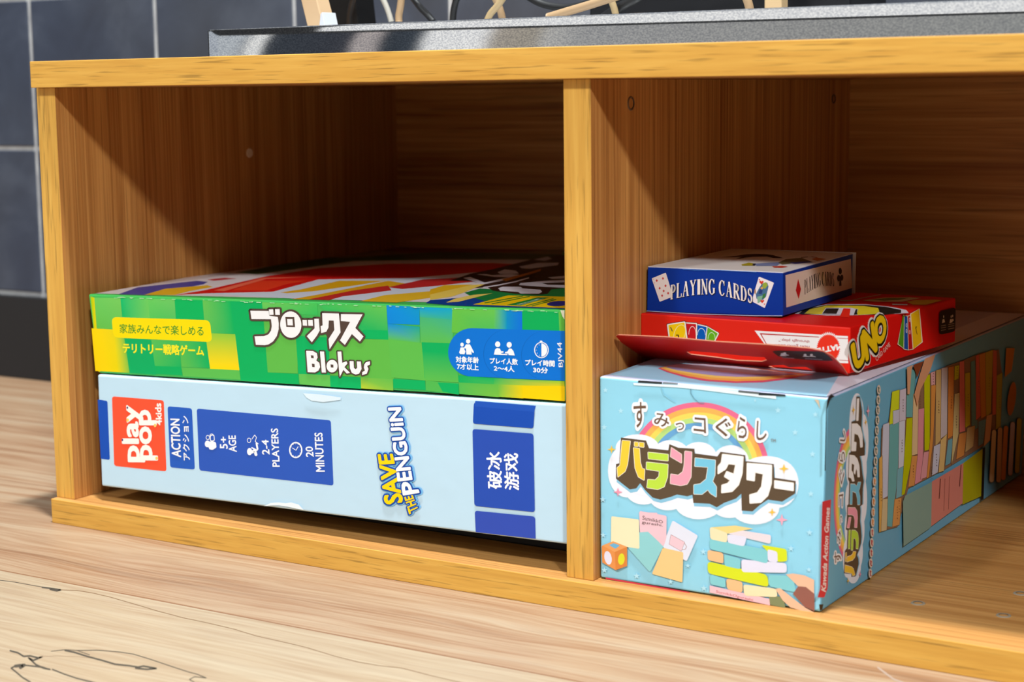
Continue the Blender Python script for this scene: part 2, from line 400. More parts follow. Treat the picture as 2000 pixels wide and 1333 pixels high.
WY = 0.3688
def wall_mat(t, b):
    c = t.nodes.new('ShaderNodeTexCoord'); sp = t.nodes.new('ShaderNodeSeparateXYZ'); t.links.new(c.outputs['Object'], sp.inputs[0])
    n1 = noise(t, mapping(t, (1, 1, 1)), 14, 5, .6, .4); n2 = noise(t, mapping(t, (1, 1, 1), loc=(3, 1, 2)), 5, 3, .5)
    base = cramp(t, n1, [(.3, (38, 43, 54)), (.5, (50, 57, 70)), (.7, (72, 79, 92))])
    base = mixc(t, .35, base, cramp(t, n2, [(.35, (42, 50, 72)), (.65, (66, 66, 70))]))
    t.links.new(base, b.inputs['Base Color']); b.inputs['Roughness'].default_value = .45
    bump(t, b, n1, .2, .001)
M_TILE = mat('slate_tile', wall_mat)
M_GROUT = mat('grey_grout', lambda t, b: (t.links.new(cramp(t, noise(t, mapping(t, (1, 1, 1)), 60), [(.3, (150, 150, 152)), (.7, (178, 178, 178))]), b.inputs['Base Color']), b.inputs['Roughness'].__setattr__('default_value', .85)))
w = Part()
w.box(-2.2, 2.2, WY+.0015, WY+.08, FZ, 2.6, bev=0)
GX = -0.7525; PXT = .1475; PZT = .1305; ZG = .0625; G = .0042
i0 = -10
for i in range(-10, 21):
    for j in range(0, 6):
        x0 = GX+i*PXT+G/2; z0 = ZG+j*PZT+G/2
        if x0 < -2.15 or x0 > 2.1: continue
        n0 = len(w.F)
        w.box(x0, x0+PXT-G, WY, WY+.004, z0, z0+PZT-G, bev=.0006, seg=1)
        for k in range(n0, len(w.F)): w.M[k] = 1
o = w.build('wall_back', [M_GROUT, M_TILE], weld=False); tag(o, kind='structure')
bb = Part(); bb.box(-2.2, 2.2, WY-.006, WY+.002, FZ, ZG-G/2, bev=.001, colour=(44, 44, 46))
o = bb.build('baseboard_back', [M_DARK]); tag(o, kind='structure')

# ------------------------------------------------------------------ the shelf unit
H = .24258; D = .3374; TT = .01504; TB = .0147; PT = .0055; PB = .0050
XL0, XL1 = -.3524, -.3374; XR0, XR1 = .352, .367
shelf = empty('shelf_unit', (0, .16, FZ))
tag(shelf, 'low oak veneer shelf unit with two open compartments standing on the floor', 'shelf')
def edgemat(h, v):
    return lambda n: (1 if n.y < -.5 or abs(n.z if v else n.x) > .8 else 0)
def board(name, x0, x1, y0, y1, z0, z1, face_m, edge_m, vertical):
    p = Part(); p.box(x0, x1, y0, y1, z0, z1, bev=.0004, seg=2, mats=edgemat(0, vertical)); return p.build(name, [face_m, edge_m], shelf)
board('bottom_board', -.352, XR1+.0005, -PB, D+.004, -TB, 0, M_VX, M_EX, False)
board('top_board', -.3508, XR1+.003, -PT, D+.004, H, H+TT, M_VX, M_EX, False)
board('side_panel', XL0, XL1, 0, D, 0, H, M_VZ, M_EZ, True)
board('divider_panel', 0, .015, 0, D, 0, H, M_VZ, M_EZ, True)
board('side_panel', XR0, XR1, 0, D, 0, H, M_VZ, M_EZ, True)
p = Part(); p.box(XL1-.006, XR0+.006, D-.0012, D+.003, -.0002, H+.0002, bev=0); p.build('back_panel', [M_VB], shelf)
q = PX(XL1).at(487, 299)
p = Part(); p.cyl(q, (1, 0, 0), .0031, .0006, colour=(232, 206, 172)); tag(p.build('screw_cap', [M_PLAIN], shelf), 'pale plastic screw cap')
for (x, y, r, cc) in ((1232, 202, .0036, (112, 84, 60)), (1628, 193, .0030, (80, 54, 34))):
    q = PX(.015).at(x, y); p = Part(); p.cyl(q, (1, 0, 0), r, .0004, colour=cc, inner=r*.75); p.build('dowel_hole', [M_PLAIN], shelf)
for (x, y) in ((1793, 1179), (1960, 1203), (1993, 1160)):
    q = PZ(0).at(x, y); p = Part(); p.cyl(q, (0, 0, 1), .0034, .0003, colour=(150, 140, 122), inner=.0022); p.build('dowel_hole', [M_PLAIN], shelf)

# ------------------------------------------------------------------ game box: light blue (bottom left)
PYP = .006; fp = PY(PYP)
bl, br_, tl, tr = fp.at(198, 950), fp.at(1106, 1064), fp.at(190, 732), fp.at(1106, 790)
br_.x = tr.x = -.0012; 
def back(v, y, dx=0): return Vector((v.x+dx, y, v.z))
peng = empty('board_game_box', (-.17, .17, 0))
tag(peng, 'light blue game box with red and dark blue panels, lying under the green box', 'game box')
LB = (192, 222, 240)
P = Part()
P.hexa([bl, br_, back(br_, .325), back(bl, .325), tl, tr, back(tr, .325), back(tl, .325)], bev=.0012, seg=3, colour=LB)
A = Art(P, fp)
BL_ = (28, 78, 176); BL2 = (52, 84, 178)
A.zoom(170, 720, 4)
A.rrect([(84, 244), (160, 254), (179, 716), (108, 706)], 16, (20, 78, 180))
A.poly([(84, 244), (120, 247), (140, 711), (108, 706)], (20, 78, 180))
A.rrect([(195, 218), (600, 250), (621, 806), (212, 762)], 22, (255, 84, 52))
A.rrect([(629, 296), (820, 312), (843, 792), (650, 774)], 22, (38, 92, 190))
A.rrect([(857, 314), (1905, 406), (1926, 916), (878, 798)], 22, (45, 88, 186))
W_ = (250, 250, 252)
A.text('5+', [(1100, 627), (1092, 535), (1040, 535), (1040, 627)], W_, .02)
A.text('AGE', [(1170, 652), (1161, 525), (1106, 525), (1110, 652)], W_, .02)
A.text('2-4', [(1426, 672), (1417, 560), (1366, 560), (1370, 672)], W_, .02)
A.text('PLAYERS', [(1506, 768), (1492, 470), (1438, 470), (1451, 768)], W_, .02)
A.text('20', [(1771, 690), (1763, 612), (1708, 612), (1713, 690)], W_, .02)
A.text('MINUTES', [(1858, 806), (1839, 503), (1779, 503), (1791, 806)], W_, .02)
A.ell(1632, 638, 52, 64, W_, inner=(42, 53)); A.line([(1634, 640), (1606, 622)], 5, W_); A.line([(1634, 640), (1650, 612)], 5, W_)
for k in range(12):
    a = k*math.pi/6; A.line([(1632+36*math.cos(a), 638+46*math.sin(a)), (1632+41*math.cos(a), 638+52*math.sin(a))], 3.5, W_, cap=False)
# two little figures (age)
A.ell(942, 590, 20, 26, W_); A.ell(978, 602, 30, 34, W_); A.rrect([(950, 570), (1008, 574), (1014, 622), (956, 636)], 14, W_)
A.ell(945, 540, 15, 19, W_, inner=(11, 14)); A.ell(975, 526, 16, 16, W_, inner=(12, 12)); A.rrect([(962, 520), (996, 516), (1000, 568), (962, 570)], 14, W_); A.rrect([(968, 526), (991, 523), (994, 562), (968, 564)], 10, (45, 88, 186))
# players
A.ell(1272, 650, 20, 28, W_); A.line([(1290, 655), (1312, 640), (1322, 675)], 22, W_); A.line([(1290, 620), (1330, 640)], 10, W_); A.line([(1326, 585), (1334, 630)], 14, W_)
A.ell(1268, 562, 16, 20, W_, inner=(12, 15)); A.line([(1290, 552), (1312, 520), (1326, 540), (1316, 570), (1340, 590)], 5, W_)
A.zoom(200, 760, 7.84)
WR = (255, 248, 240)
A.text('play', [(650, 1108), (612, 264), (300, 262), (320, 1105)], WR, .032)
A.text('pop', [(846, 1082), (820, 332), (566, 335), (590, 1078)], WR, .032)
for (x, y, c) in ((835, 1062, (255, 205, 110)), (812, 560, (255, 205, 110)), (392, 478, (255, 205, 110))): A.ell(x, y, 20, 26, c)
for (x, y) in ((388, 288), (312, 782)): A.ell(x, y, 12, 18, (60, 40, 110))
A.text('4kids', [(915, 552), (903, 222), (808, 225), (832, 552)], WR, .03)
A.text('ACTION', [(1208, 1045), (1184, 462), (1048, 458), (1072, 1035)], W_, .025)
A.text('アクション', [(1348, 1092), (1318, 412), (1222, 418), (1245, 1092)], W_, .02)
A.zoom(640, 740, 3.7037)
A.rrect([(1060, 172), (1500, 214), (1490, 360), (1053, 325)], 18, (22, 76, 178))
A.poly([(1072, 160), (1508, 196), (1496, 240), (1058, 200)], (30, 84, 186))
A.rrect([(1050, 364), (1491, 398), (1501, 966), (1064, 920)], 22, (40, 78, 178))
A.rrect([(1066, 955), (1503, 998), (1506, 1158), (1076, 1110)], 22, (52, 78, 178))
A.poly([(1068, 990), (1503, 1030), (1507, 1158), (1074, 1110)], (52, 78, 178))
A.text('破冰', [(1264, 796), (1258, 530), (1152, 530), (1160, 794)], W_, .022)
A.text('游戏', [(1388, 808), (1378, 540), (1278, 538), (1284, 800)], W_, .022)
A.zoom(720, 780, 5.5556)
SB = (34, 80, 168); YE = (255, 214, 10); W2 = (250, 248, 250)
# printed soft glow, dark blue outline, letters
save = [('SAVE', [(378, 1112), (266, 598), (110, 602), (190, 1140)], YE), ('P', [(552, 1008), (520, 905), (362, 905), (386, 1035)], W2),
        ('ENGUiN', [(480, 868), (356, 92), (222, 98), (326, 886)], W2), ('THE', [(546, 1198), (484, 1042), (398, 1062), (452, 1246)], YE)]
for t, q, c in save:
    sh = [(x+8, y) for x, y in q]; A.text(t, sh, (120, 190, 240), .14 if t != 'THE' else .2)
for t, q, c in save: A.text(t, q, SB, .10 if t != 'THE' else .14)
for t, q, c in save: A.text(t, q, c, .035 if t != 'THE' else .03)
# two paler patches, near the bottom and top edges
A.zoom(170, 720, 4)
A.poly([(1390, 1075), (1440, 1050), (1500, 1045), (1560, 1052), (1600, 1045), (1660, 1062), (1700, 1105), (1640, 1094), (1580, 1080), (1500, 1068), (1440, 1070)], (236, 246, 252))
A.poly([(1695, 192), (1830, 202), (1990, 225), (1985, 245), (1850, 262), (1760, 250), (1720, 225)], (222, 238, 248))
P.build('box_lid', [M_PRINT], peng, weld=False)
P = Part(); P.box(bl.x+.004, br_.x-.003, PYP+.035, .322, 0, .03, bev=.001, colour=(40, 38, 38)); P.build('box_tray', [M_MATTE], peng)

# ------------------------------------------------------------------ game box: green (upper left)
b0 = Vector((-.3202, .0074, .0771)); b1 = Vector((-.0038, .0074, .0869)); t0 = Vector((-.3255, .0068, .1229))
fp = Plane(b0, b1, t0)
bl, tl = fp.at(192, 729), fp.at(172, 575); br_, tr = fp.at(1104, 783), fp.at(1104, 606)
br_.x = tr.x = -.0012
blok = empty('board_game_box', (-.17, .17, .0755))
SHIFT = 0
tag(blok, 'green chequered game box with white brown-edged letters, lying on the light blue box', 'game box')
P = Part()
GR = (0, 174, 92); LG = (98, 192, 80); YL = (250, 216, 0)
def gcol(n, c):
    if n.y < -.3 or n.z > .3:
        if -.13 < c.x < -.085: return (20, 140, 205)
        return (70, 186, 88)
    return (60, 180, 90)
bz = .012
P.hexa([bl, br_, back(br_, .325), Vector((-.326, .325, bl.z)), tl, tr, Vector((-.0012, .325, tr.z)), Vector((-.331, .325, tl.z))], bev=.0011, seg=3, colours=gcol)
A = Art(P, fp)
A.zoom(170, 560, 6.667)
# left block
A.grad([(45, 130), (95, 145), (170, 1110), (150, 1110)], [(170, 205, 0), (225, 215, 0), (255, 215, 0), (255, 210, 0)])
A.grad([(95, 145), (435, 150), (475, 580), (130, 545)], [(110, 205, 95), (120, 205, 95), (100, 190, 80), (100, 190, 75)])
A.grad([(435, 150), (795, 158), (830, 600), (480, 585)], [(0, 190, 110), (110, 205, 95), (110, 200, 90), (0, 180, 95)])
A.grad([(795, 158), (1140, 165), (1170, 610), (830, 600)], [(105, 205, 95), (110, 200, 100), (60, 185, 90), (70, 190, 90)])
A.poly([(1140, 165), (1505, 180), (1540, 620), (1170, 605)], (0, 180, 92))
A.grad([(1505, 180), (1870, 190), (1925, 620), (1540, 605)], [(105, 195, 85), (0, 180, 92), (0, 176, 92), (95, 190, 85)])
A.poly([(1870, 190), (2000, 195), (2080, 1210), (2000, 1205), (1925, 620)], (0, 176, 94))
A.grad([(60, 545), (350, 560), (400, 1115), (110, 1100)], [(255, 214, 0), (235, 212, 20), (235, 212, 0), (255, 208, 0)])
A.grad([(350, 560), (475, 580), (560, 1125), (400, 1115)], [(230, 214, 20), (120, 190, 70), (120, 190, 70), (235, 212, 0)])
A.poly([(475, 600), (835, 700), (905, 1150), (555, 1125)], (0, 172, 96))
A.grad([(835, 690), (1200, 700), (1225, 1045), (885, 1035)], [(90, 190, 85), (60, 185, 88), (20, 176, 92), (70, 186, 86)])
A.poly([(885, 1035), (1225, 1045), (1245, 1160), (905, 1140)], (0, 174, 92))
A.grad([(1200, 700), (1570, 725), (1600, 1065), (1235, 1045)], [(80, 188, 84), (0, 174, 92), (0, 174, 92), (95, 188, 78)])
A.grad([(1540, 605), (1930, 622), (1985, 1090), (1605, 1075)], [(150, 200, 60), (140, 198, 62), (255, 216, 0), (255, 216, 0)])
A.grad([(1235, 1055), (1985, 1090), (2000, 1215), (1250, 1168)], [(92, 188, 80)]*4)
A.rrect([(320, 398), (1600, 438), (1632, 724), (345, 664)], 70, (255, 222, 0))
A.text('家族みんなで楽しめる', [(428, 606), (1518, 642), (1516, 516), (424, 486)], (66, 148, 40), .012)
A.text('テリトリー戦略ゲーム', [(470, 866), (1522, 902), (1516, 772), (466, 736)], (248, 232, 40), .035)
# middle and right
A.zoom(470, 580, 6.667)
A.poly([(0, 60), (280, 66), (330, 600), (360, 985), (750, 1005), (762, 1140), (0, 1090)], (0, 176, 92))
A.grad([(280, 72), (1000, 90), (1010, 240), (295, 220)], [(110, 200, 90), (70, 192, 88), (50, 188, 90), (90, 192, 85)])
A.poly([(295, 220), (740, 240), (745, 1000), (355, 985)], (96, 186, 74))
A.grad([(1000, 90), (1900, 118), (1925, 560), (1500, 540)], [(60, 190, 90), (100, 196, 84), (0, 176, 94), (60, 186, 90)])
A.poly([(720, 510), (1150, 530), (1165, 1030), (752, 1005)], (0, 178, 96))
A.poly([(1150, 540), (2000, 560), (2000, 1080), (1570, 1050), (1165, 1020)], (96, 186, 72))
A.poly([(1540, 540), (1925, 560), (1922, 440), (1600, 430)], (0, 178, 94))
A.grad([(760, 1005), (1165, 1020), (1172, 1175), (772, 1140)], [(100, 192, 84)]*4)
A.poly([(1165, 1030), (1565, 1050), (1572, 1200), (1172, 1175)], (0, 178, 96))
A.grad([(1565, 1050), (1985, 1075), (1990, 1222), (1572, 1195)], [(120, 190, 70), (100, 188, 76), (130, 192, 66), (190, 205, 45)])
A.zoom(640, 460, 4)
A.grad([(460, 545), (718, 560), (720, 700), (470, 690)], [(0, 140, 225), (0, 150, 200), (0, 145, 215), (0, 135, 220)])
A.grad([(470, 690), (720, 715), (722, 850), (475, 815)], [(0, 140, 215), (20, 165, 150), (92, 188, 80), (90, 188, 76)])
A.grad([(718, 560), (975, 570), (980, 660), (722, 640)], [(0, 160, 215), (0, 165, 200), (50, 175, 150), (60, 178, 140)])
A.grad([(722, 640), (980, 660), (980, 850), (726, 845)], [(70, 180, 120), (60, 176, 140), (90, 188, 80), (92, 188, 80)])
A.grad([(975, 570), (1300, 580), (1300, 780), (970, 760)], [(104, 194, 70), (104, 194, 80), (70, 186, 90), (100, 190, 66)])
A.grad([(1300, 580), (1400, 584), (1400, 790), (1300, 780)], [(104, 194, 80), (0, 150, 190), (0, 150, 190), (80, 186, 100)])
A.grad([(1400, 584), (1520, 588), (1522, 800), (1400, 790)], [(0, 140, 200), (0, 115, 225), (0, 110, 220), (0, 140, 200)])
A.poly([(1520, 588), (1805, 598), (1815, 750), (1522, 745)], (0, 172, 88))
A.grad([(1805, 598), (1850, 600), (1850, 760), (1812, 750)], [(100, 190, 70)]*4)
A.poly([(475, 815), (735, 840), (765, 1135), (600, 1120), (500, 1110)], (94, 188, 76))
A.poly([(735, 835), (1010, 845), (1020, 1130), (760, 1115)], (0, 174, 92))
A.grad([(740, 900), (1010, 930), (1025, 1150), (765, 1135)], [(0, 174, 92), (10, 174, 92), (90, 186, 76), (92, 188, 76)])
A.poly([(512, 1122), (762, 1135), (768, 1210), (515, 1195)], (0, 176, 94))
A.poly([(765, 1135), (1025, 1155), (1026, 1245), (768, 1212)], (80, 184, 80))
A.poly([(860, 1150), (1025, 1158), (1026, 1245), (900, 1222)], (0, 176, 94))
A.grad([(1020, 1095), (1300, 1115), (1300, 1165), (1025, 1150)], [(0, 174, 92), (10, 174, 92), (60, 180, 84), (0, 174, 92)])
A.grad([(1300, 1115), (1852, 1140), (1852, 1185), (1300, 1165)], [(20, 174, 90), (150, 196, 50), (230, 205, 0), (80, 184, 78)])
A.grad([(1026, 1150), (1330, 1165), (1340, 1265), (1030, 1240)], [(80, 184, 80), (100, 186, 70), (120, 190, 64), (80, 184, 80)])
A.grad([(1330, 1165), (1520, 1172), (1530, 1275), (1340, 1262)], [(100, 186, 70), (230, 205, 0), (238, 205, 0), (130, 192, 60)])
A.grad([(1520, 1172), (1854, 1180), (1854, 1296), (1530, 1272)], [(235, 205, 0), (252, 208, 0), (255, 210, 0), (245, 206, 0)])
A.zoom(850, 580, 6.06)
BU = (0, 114, 214); BD = (0, 92, 178)
def capsule(cx, cy, r, yt, yb, first=False):
    pts = [(1535, 404), (1535, 994)]
    arc = [(cx+r*math.cos(a)*.98, cy+r*math.sin(a)) for a in [math.pi/2+k*math.pi/18 for k in range(19)]]
    A.poly([(x-5, y) for x, y in arc[::-1]]+[(1536, yb), (1536, yt)], BD if not first else (10, 130, 190))
    A.poly(arc[::-1]+[(1536, yb), (1536, yt)], BU)
capsule(440, 658, 286, 404, 994, True); capsule(862, 676, 290, 404, 994); capsule(1310, 694, 290, 404, 994)
A.text('対象年齢', [(250, 777), (516, 787), (516, 716), (246, 704)], W_, .03)
A.text('7才以上', [(264, 858), (516, 872), (516, 802), (262, 790)], W_, .03)
A.text('プレイ人数', [(652, 792), (978, 806), (978, 736), (650, 722)], W_, .03)
A.text('2～4人', [(700, 876), (940, 890), (940, 822), (700, 812)], W_, .03)
A.text('プレイ時間', [(1072, 812), (1416, 826), (1416, 756), (1070, 742)], W_, .03)
A.text('30分', [(1166, 896), (1336, 906), (1336, 840), (1164, 832)], W_, .03)
A.text('BJV44', [(1530, 832), (1522, 540), (1446, 540), (1466, 832)], W_, .005)
A.ell(322, 566, 20, 24, W_); A.ell(394, 526, 25, 28, W_)
A.poly([(305, 600), (340, 598), (345, 610), (362, 650), (350, 680), (300, 678), (288, 660)], W_)
A.poly([(370, 562), (415, 562), (430, 590), (464, 655), (452, 668), (432, 640), (436, 684), (374, 682), (368, 610), (340, 612)], W_)
A.ell(744, 562, 31, 34, W_); A.ell(880, 568, 30, 34, W_)
A.poly([(700, 684), (712, 625), (735, 606), (770, 612), (785, 645), (812, 645), (812, 660), (785, 665), (785, 672), (860, 678), (858, 690), (790, 688)], W_)
A.poly([(946, 694), (930, 640), (905, 612), (878, 612), (862, 645), (830, 655), (830, 668), (870, 672), (872, 690)], W_)
A.ell(1262, 630, 86, 96, W_, inner=(76, 86)); A.ell(1262, 630, 68, 78, W_, a0=-90, a1=90); A.ell(1258, 528, 16, 10, W_)
for k in range(5):
    a = math.radians(115+k*32); A.line([(1262+54*math.cos(a), 630+62*math.sin(a)), (1262+64*math.cos(a), 630+74*math.sin(a))], 5, W_, cap=False)
# big logo
A.zoom(470, 580, 6.667)
BRN = (84, 66, 58); WH = (246, 244, 246)
bu = [(132, 180), (372, 184), (380, 245), (490, 262), (503, 345), (502, 420), (478, 510), (430, 580), (370, 620), (320, 630), (205, 625), (188, 515), (310, 512), (370, 488), (402, 440), (412, 380), (402, 292), (148, 290)]
d1 = [(374, 164), (430, 162), (436, 234), (382, 236)]; d2 = [(455, 160), (514, 160), (518, 236), (459, 235)]
ro = [(660+138*math.cos(a*math.pi/16)-10*math.sin(a*math.pi/16), 362+172*math.sin(a*math.pi/16)+18*math.cos(a*math.pi/16)) for a in range(32)]
t1 = [(812, 300), (868, 300), (873, 376), (816, 374)]; t2 = [(884, 300), (944, 300), (948, 378), (889, 376)]
t3 = [(965, 285), (1024, 285), (1036, 440), (1000, 505), (934, 592), (868, 512), (925, 455), (970, 410)]
ku = [(1068, 212), (1286, 218), (1308, 462), (1165, 682), (1152, 550), (1228, 430), (1218, 310), (1155, 308), (1150, 400), (1122, 455), (1055, 472), (1048, 382), (1074, 370)]
su = [(1312, 224), (1595, 228), (1500, 405), (1606, 516), (1560, 582), (1455, 484), (1364, 626), (1300, 568), (1432, 325), (1312, 315)]
for q in (bu, d1, d2, ro, t1, t2, t3, ku, su): A.line(q, 52, BRN, close=True)
A.poly([(1140, 300), (1310, 300), (1460, 320), (1320, 540), (1150, 560), (1110, 470)], BRN)
A.poly([(500, 230), (560, 230), (560, 330), (505, 330)], BRN); A.poly([(790, 290), (1080, 290), (1050, 400), (800, 390)], BRN)
A.poly([(560, 240), (740, 240), (745, 420), (570, 420)], BRN)
for q in (bu, d1, d2, t1, t2, t3, ku, su): A.poly(q, WH)
A.poly(ro, WH, holes=[[(588, 262), (705, 264), (716, 396), (602, 392)]]); A.poly([(612, 290), (682, 290), (688, 372), (618, 370)], WH)
kus = [(1268, 712), (1318, 712), (1330, 860), (1385, 838), (1398, 868), (1358, 915), (1432, 990), (1390, 1000), (1345, 950), (1298, 1044), (1285, 920)]
ess = [(1640, 850), (1690, 838), (1692, 880), (1655, 900), (1672, 940), (1650, 1000), (1588, 1020), (1592, 980), (1625, 960), (1612, 920), (1618, 880)]
bb1 = [(860, 702), (950, 706), (1000, 735), (1010, 790), (992, 828), (1032, 860), (1042, 915), (1020, 960), (975, 985), (880, 980)]
el = [(1040, 710), (1094, 712), (1118, 986), (1064, 986)]
oo = [(1198+72*math.cos(a*math.pi/12), 902+82*math.sin(a*math.pi/12)) for a in range(24)]
yu = [(1426, 835), (1478, 838), (1482, 925), (1505, 942), (1525, 925), (1520, 840), (1572, 842), (1582, 940), (1550, 1000), (1505, 1012), (1455, 990), (1430, 930)]
for q in (bb1, el, oo, kus, yu, ess): A.line(q, 34, BRN, close=True)
A.poly([(900, 740), (980, 740), (990, 940), (915, 940)], BRN); A.poly([(1160, 860), (1235, 860), (1235, 940), (1160, 940)], BRN)
A.poly(bb1, WH, holes=[[(920, 760), (956, 764), (960, 800), (926, 798)], [(934, 870), (970, 874), (972, 916), (940, 914)]])
A.poly(oo, WH, holes=[[(1178, 880), (1214, 882), (1216, 922), (1182, 920)]])
for q in (el, kus, yu, ess): A.poly(q, WH)
# pale dashes along the top crease: its edge highlight put into the colour
random.seed(4)
A.zoom(0, 0, 1)
for k in range(90):
    u = random.random(); x = 215+u*880; y = 577.5+(605-575)*(x-172)/(1104-172)+random.uniform(1.0, 3.2); A.line([(x, y), (x+random.uniform(2, 9), y+.3)], random.uniform(.6, 1.3), (190, 236, 190), cap=False)
A.poly([(1096, 606), (1104, 606), (1104, 624), (1100, 618)], (240, 240, 215))
# top face print
tp = Plane(tl, tr, Vector((-.331, .325, tl.z)))
A = Art(P, tp, lift=.00012)
A.zoom(180, 460, 2.941)
A.poly([(20, 335), (650, 225), (1400, 130), (1770, 55), (2700, 60), (2700, 400), (1900, 385), (1100, 362)], (226, 214, 214))
A.poly([(820, 215), (1300, 130), (1900, 110), (2000, 140), (1500, 150), (950, 225)], (40, 96, 50))
A.poly([(1400, 130), (1760, 60), (2700, 62), (2700, 110), (1900, 112)], (150, 130, 90))
A.poly([(1620, 80), (1950, 62), (2700, 75), (2500, 95), (1800, 100)], (140, 40, 30))
A.poly([(1600, 120), (2000, 95), (2700, 110), (2700, 140), (1900, 140)], (60, 90, 50))
A.poly([(150, 340), (260, 300), (600, 262), (665, 268), (640, 282), (330, 345)], (58, 64, 150))
A.poly([(300, 343), (420, 308), (660, 288), (695, 297), (560, 322), (470, 345)], (230, 176, 30))
A.poly([(660, 255), (760, 245), (830, 250), (700, 262)], (190, 40, 45))
A.poly([(470, 345), (640, 318), (1000, 236), (1300, 190), (1700, 165), (2300, 160), (2600, 175), (2300, 205), (1900, 240), (1300, 300), (1030, 325), (640, 335)], (214, 22, 18))
A.poly([(800, 318), (960, 262), (1240, 262), (1120, 280), (1000, 318)], (232, 60, 30)); A.poly([(700, 318), (980, 246), (1300, 238), (1000, 252), (760, 322)], (240, 110, 80))
A.poly([(640, 335), (1030, 328), (1300, 255), (1900, 245), (2300, 250), (2000, 300), (1700, 380), (1150, 365)], (214, 218, 230))
A.poly([(1080, 330), (1200, 312), (1420, 262), (1690, 262), (1560, 282), (1280, 322), (1120, 334)], (226, 170, 24))
A.poly([(1150, 368), (1280, 345), (1470, 308), (1700, 262), (1840, 285), (1500, 330), (1300, 372)], (222, 164, 26))
A.poly([(1240, 370), (1500, 318), (1700, 290), (1720, 318), (1440, 352), (1360, 374)], (196, 44, 40))
A.poly([(1540, 380), (1680, 345), (2000, 318), (2000, 352), (1750, 388)], (232, 184, 40))
A.poly([(1700, 300), (1900, 255), (2300, 235), (2300, 255), (2000, 290), (1780, 310)], (190, 40, 40))
A.zoom(840, 460, 7.143)
A.poly([(-60, 950), (0, 910), (480, 870), (940, 840), (1880, 810), (1880, 1030), (360, 985)], (0, 60, 140))
A.poly([(480, 805), (700, 745), (900, 760), (1880, 700), (1880, 1000), (900, 960), (620, 880)], (16, 122, 56))
A.poly([(0, 800), (200, 730), (560, 700), (800, 680), (620, 740), (480, 800), (300, 860), (0, 905)], (240, 206, 90))
A.poly([(0, 760), (200, 700), (600, 690), (300, 760), (0, 830)], (232, 180, 30))
A.poly([(225, 942), (340, 890), (600, 835), (870, 812), (640, 870), (400, 932)], (236, 206, 100))
A.poly([(600, 970), (1090, 842), (1880, 862), (1880, 1022)], (240, 194, 10))
A.poly([(1070, 975), (1500, 872), (1670, 872), (1260, 985)], (10, 128, 50))
A.text('ブロックス', [(1175, 978), (1255, 980), (1645, 876), (1560, 874)], (240, 244, 240), .02)
A.ell(1790, 958, 160, 36, (40, 44, 130), rot=-.06)
for (a, b_) in (((760, 950), (1300, 852)), ((860, 962), (1390, 858)), ((1340, 990), (1720, 890)), ((1420, 992), (1760, 900))): A.line([a, b_], 12, (60, 130, 40), cap=False)
W3 = (222, 214, 222); B3 = (48, 26, 18)
A.poly([(270, 640), (560, 540), (900, 470), (1500, 320), (1880, 280), (1880, 740), (1690, 760), (1640, 822), (1500, 836), (1200, 822), (880, 780), (800, 730), (620, 740), (760, 690), (560, 640)], B3)
A.poly([(950, 745), (1010, 722), (1260, 722), (1290, 745), (1540, 765), (1562, 795), (1520, 820), (1260, 818), (1230, 795), (980, 778)], W3)
A.poly([(1240, 700), (1260, 672), (1600, 640), (1880, 625), (1880, 660), (1560, 672), (1640, 695), (1880, 700), (1880, 738), (1500, 720)], W3)
A.poly([(1640, 590), (1880, 570), (1880, 608), (1700, 612)], W3)
A.poly([(460, 600), (560, 585), (760, 665), (1100, 590), (900, 585), (640, 548), (780, 545), (860, 560), (1130, 545), (1300, 560), (1000, 640), (740, 690)], W3)
A.poly([(940, 520), (1040, 480), (1200, 500), (1240, 540), (980, 545)], W3); A.poly([(1240, 440), (1500, 390), (1800, 385), (1780, 420), (1400, 470), (1280, 465)], W3)
A.poly([(1440, 345), (1640, 300), (1700, 330), (1600, 360)], W3)
A.poly([(1000, 620), (1350, 530), (1550, 470), (1540, 505), (1400, 545), (1060, 645)], (190, 110, 20))
A.line([(740, 735), (960, 700), (1200, 650), (1380, 598)], 16, W3, cap=False)
P.build('box_lid', [M_PRINT], blok, weld=False)
for (qq) in ([(598, 118), (1130, 140), (1180, 150), (1130, 118 + 60), (1050, 170), (640, 128)],):
    pass
kp = fp
for q in ([(320, 733), (452, 741), (462, 743), (450, 750.5), (380, 745), (330, 738)], [(792, 765), (950, 777), (968, 780), (956, 786.5), (850, 779), (800, 771)]):
    P = Part(); A = Art(P, Plane(b0+Vector((0, .004, 0)), b1+Vector((0, .004, 0)), b0+Vector((0, .004, .05))), lift=0)
    A.poly(q, (176, 128, 92)); top = list(P.F)
    n = len(P.V)
    for f in list(P.F): P.face([P.V[i]+Vector((0, .0015, 0)) for i in f][::-1], (150, 104, 72))
    m_ = len(q); ring = [A.w(x, y, A.l) for x, y in q]
    for i in range(m_): P.face([ring[i], ring[(i+1) % m_], ring[(i+1) % m_]+Vector((0, .0015, 0)), ring[i]+Vector((0, .0015, 0))], (150, 104, 72))
    tag(P.build('cardboard_tab', [M_MATTE], blok, weld=False), 'torn brown cardboard tab')
P = Part(); P.hexa([(-.310, .01, .0765), (-.008, .01, .0865), (-.008, .318, .0865), (-.312, .318, .0765), (-.310, .01, .090), (-.008, .01, .1), (-.008, .318, .1), (-.312, .318, .09)], bev=.0008, colour=(24, 60, 84)); P.build('box_tray', [M_MATTE], blok)

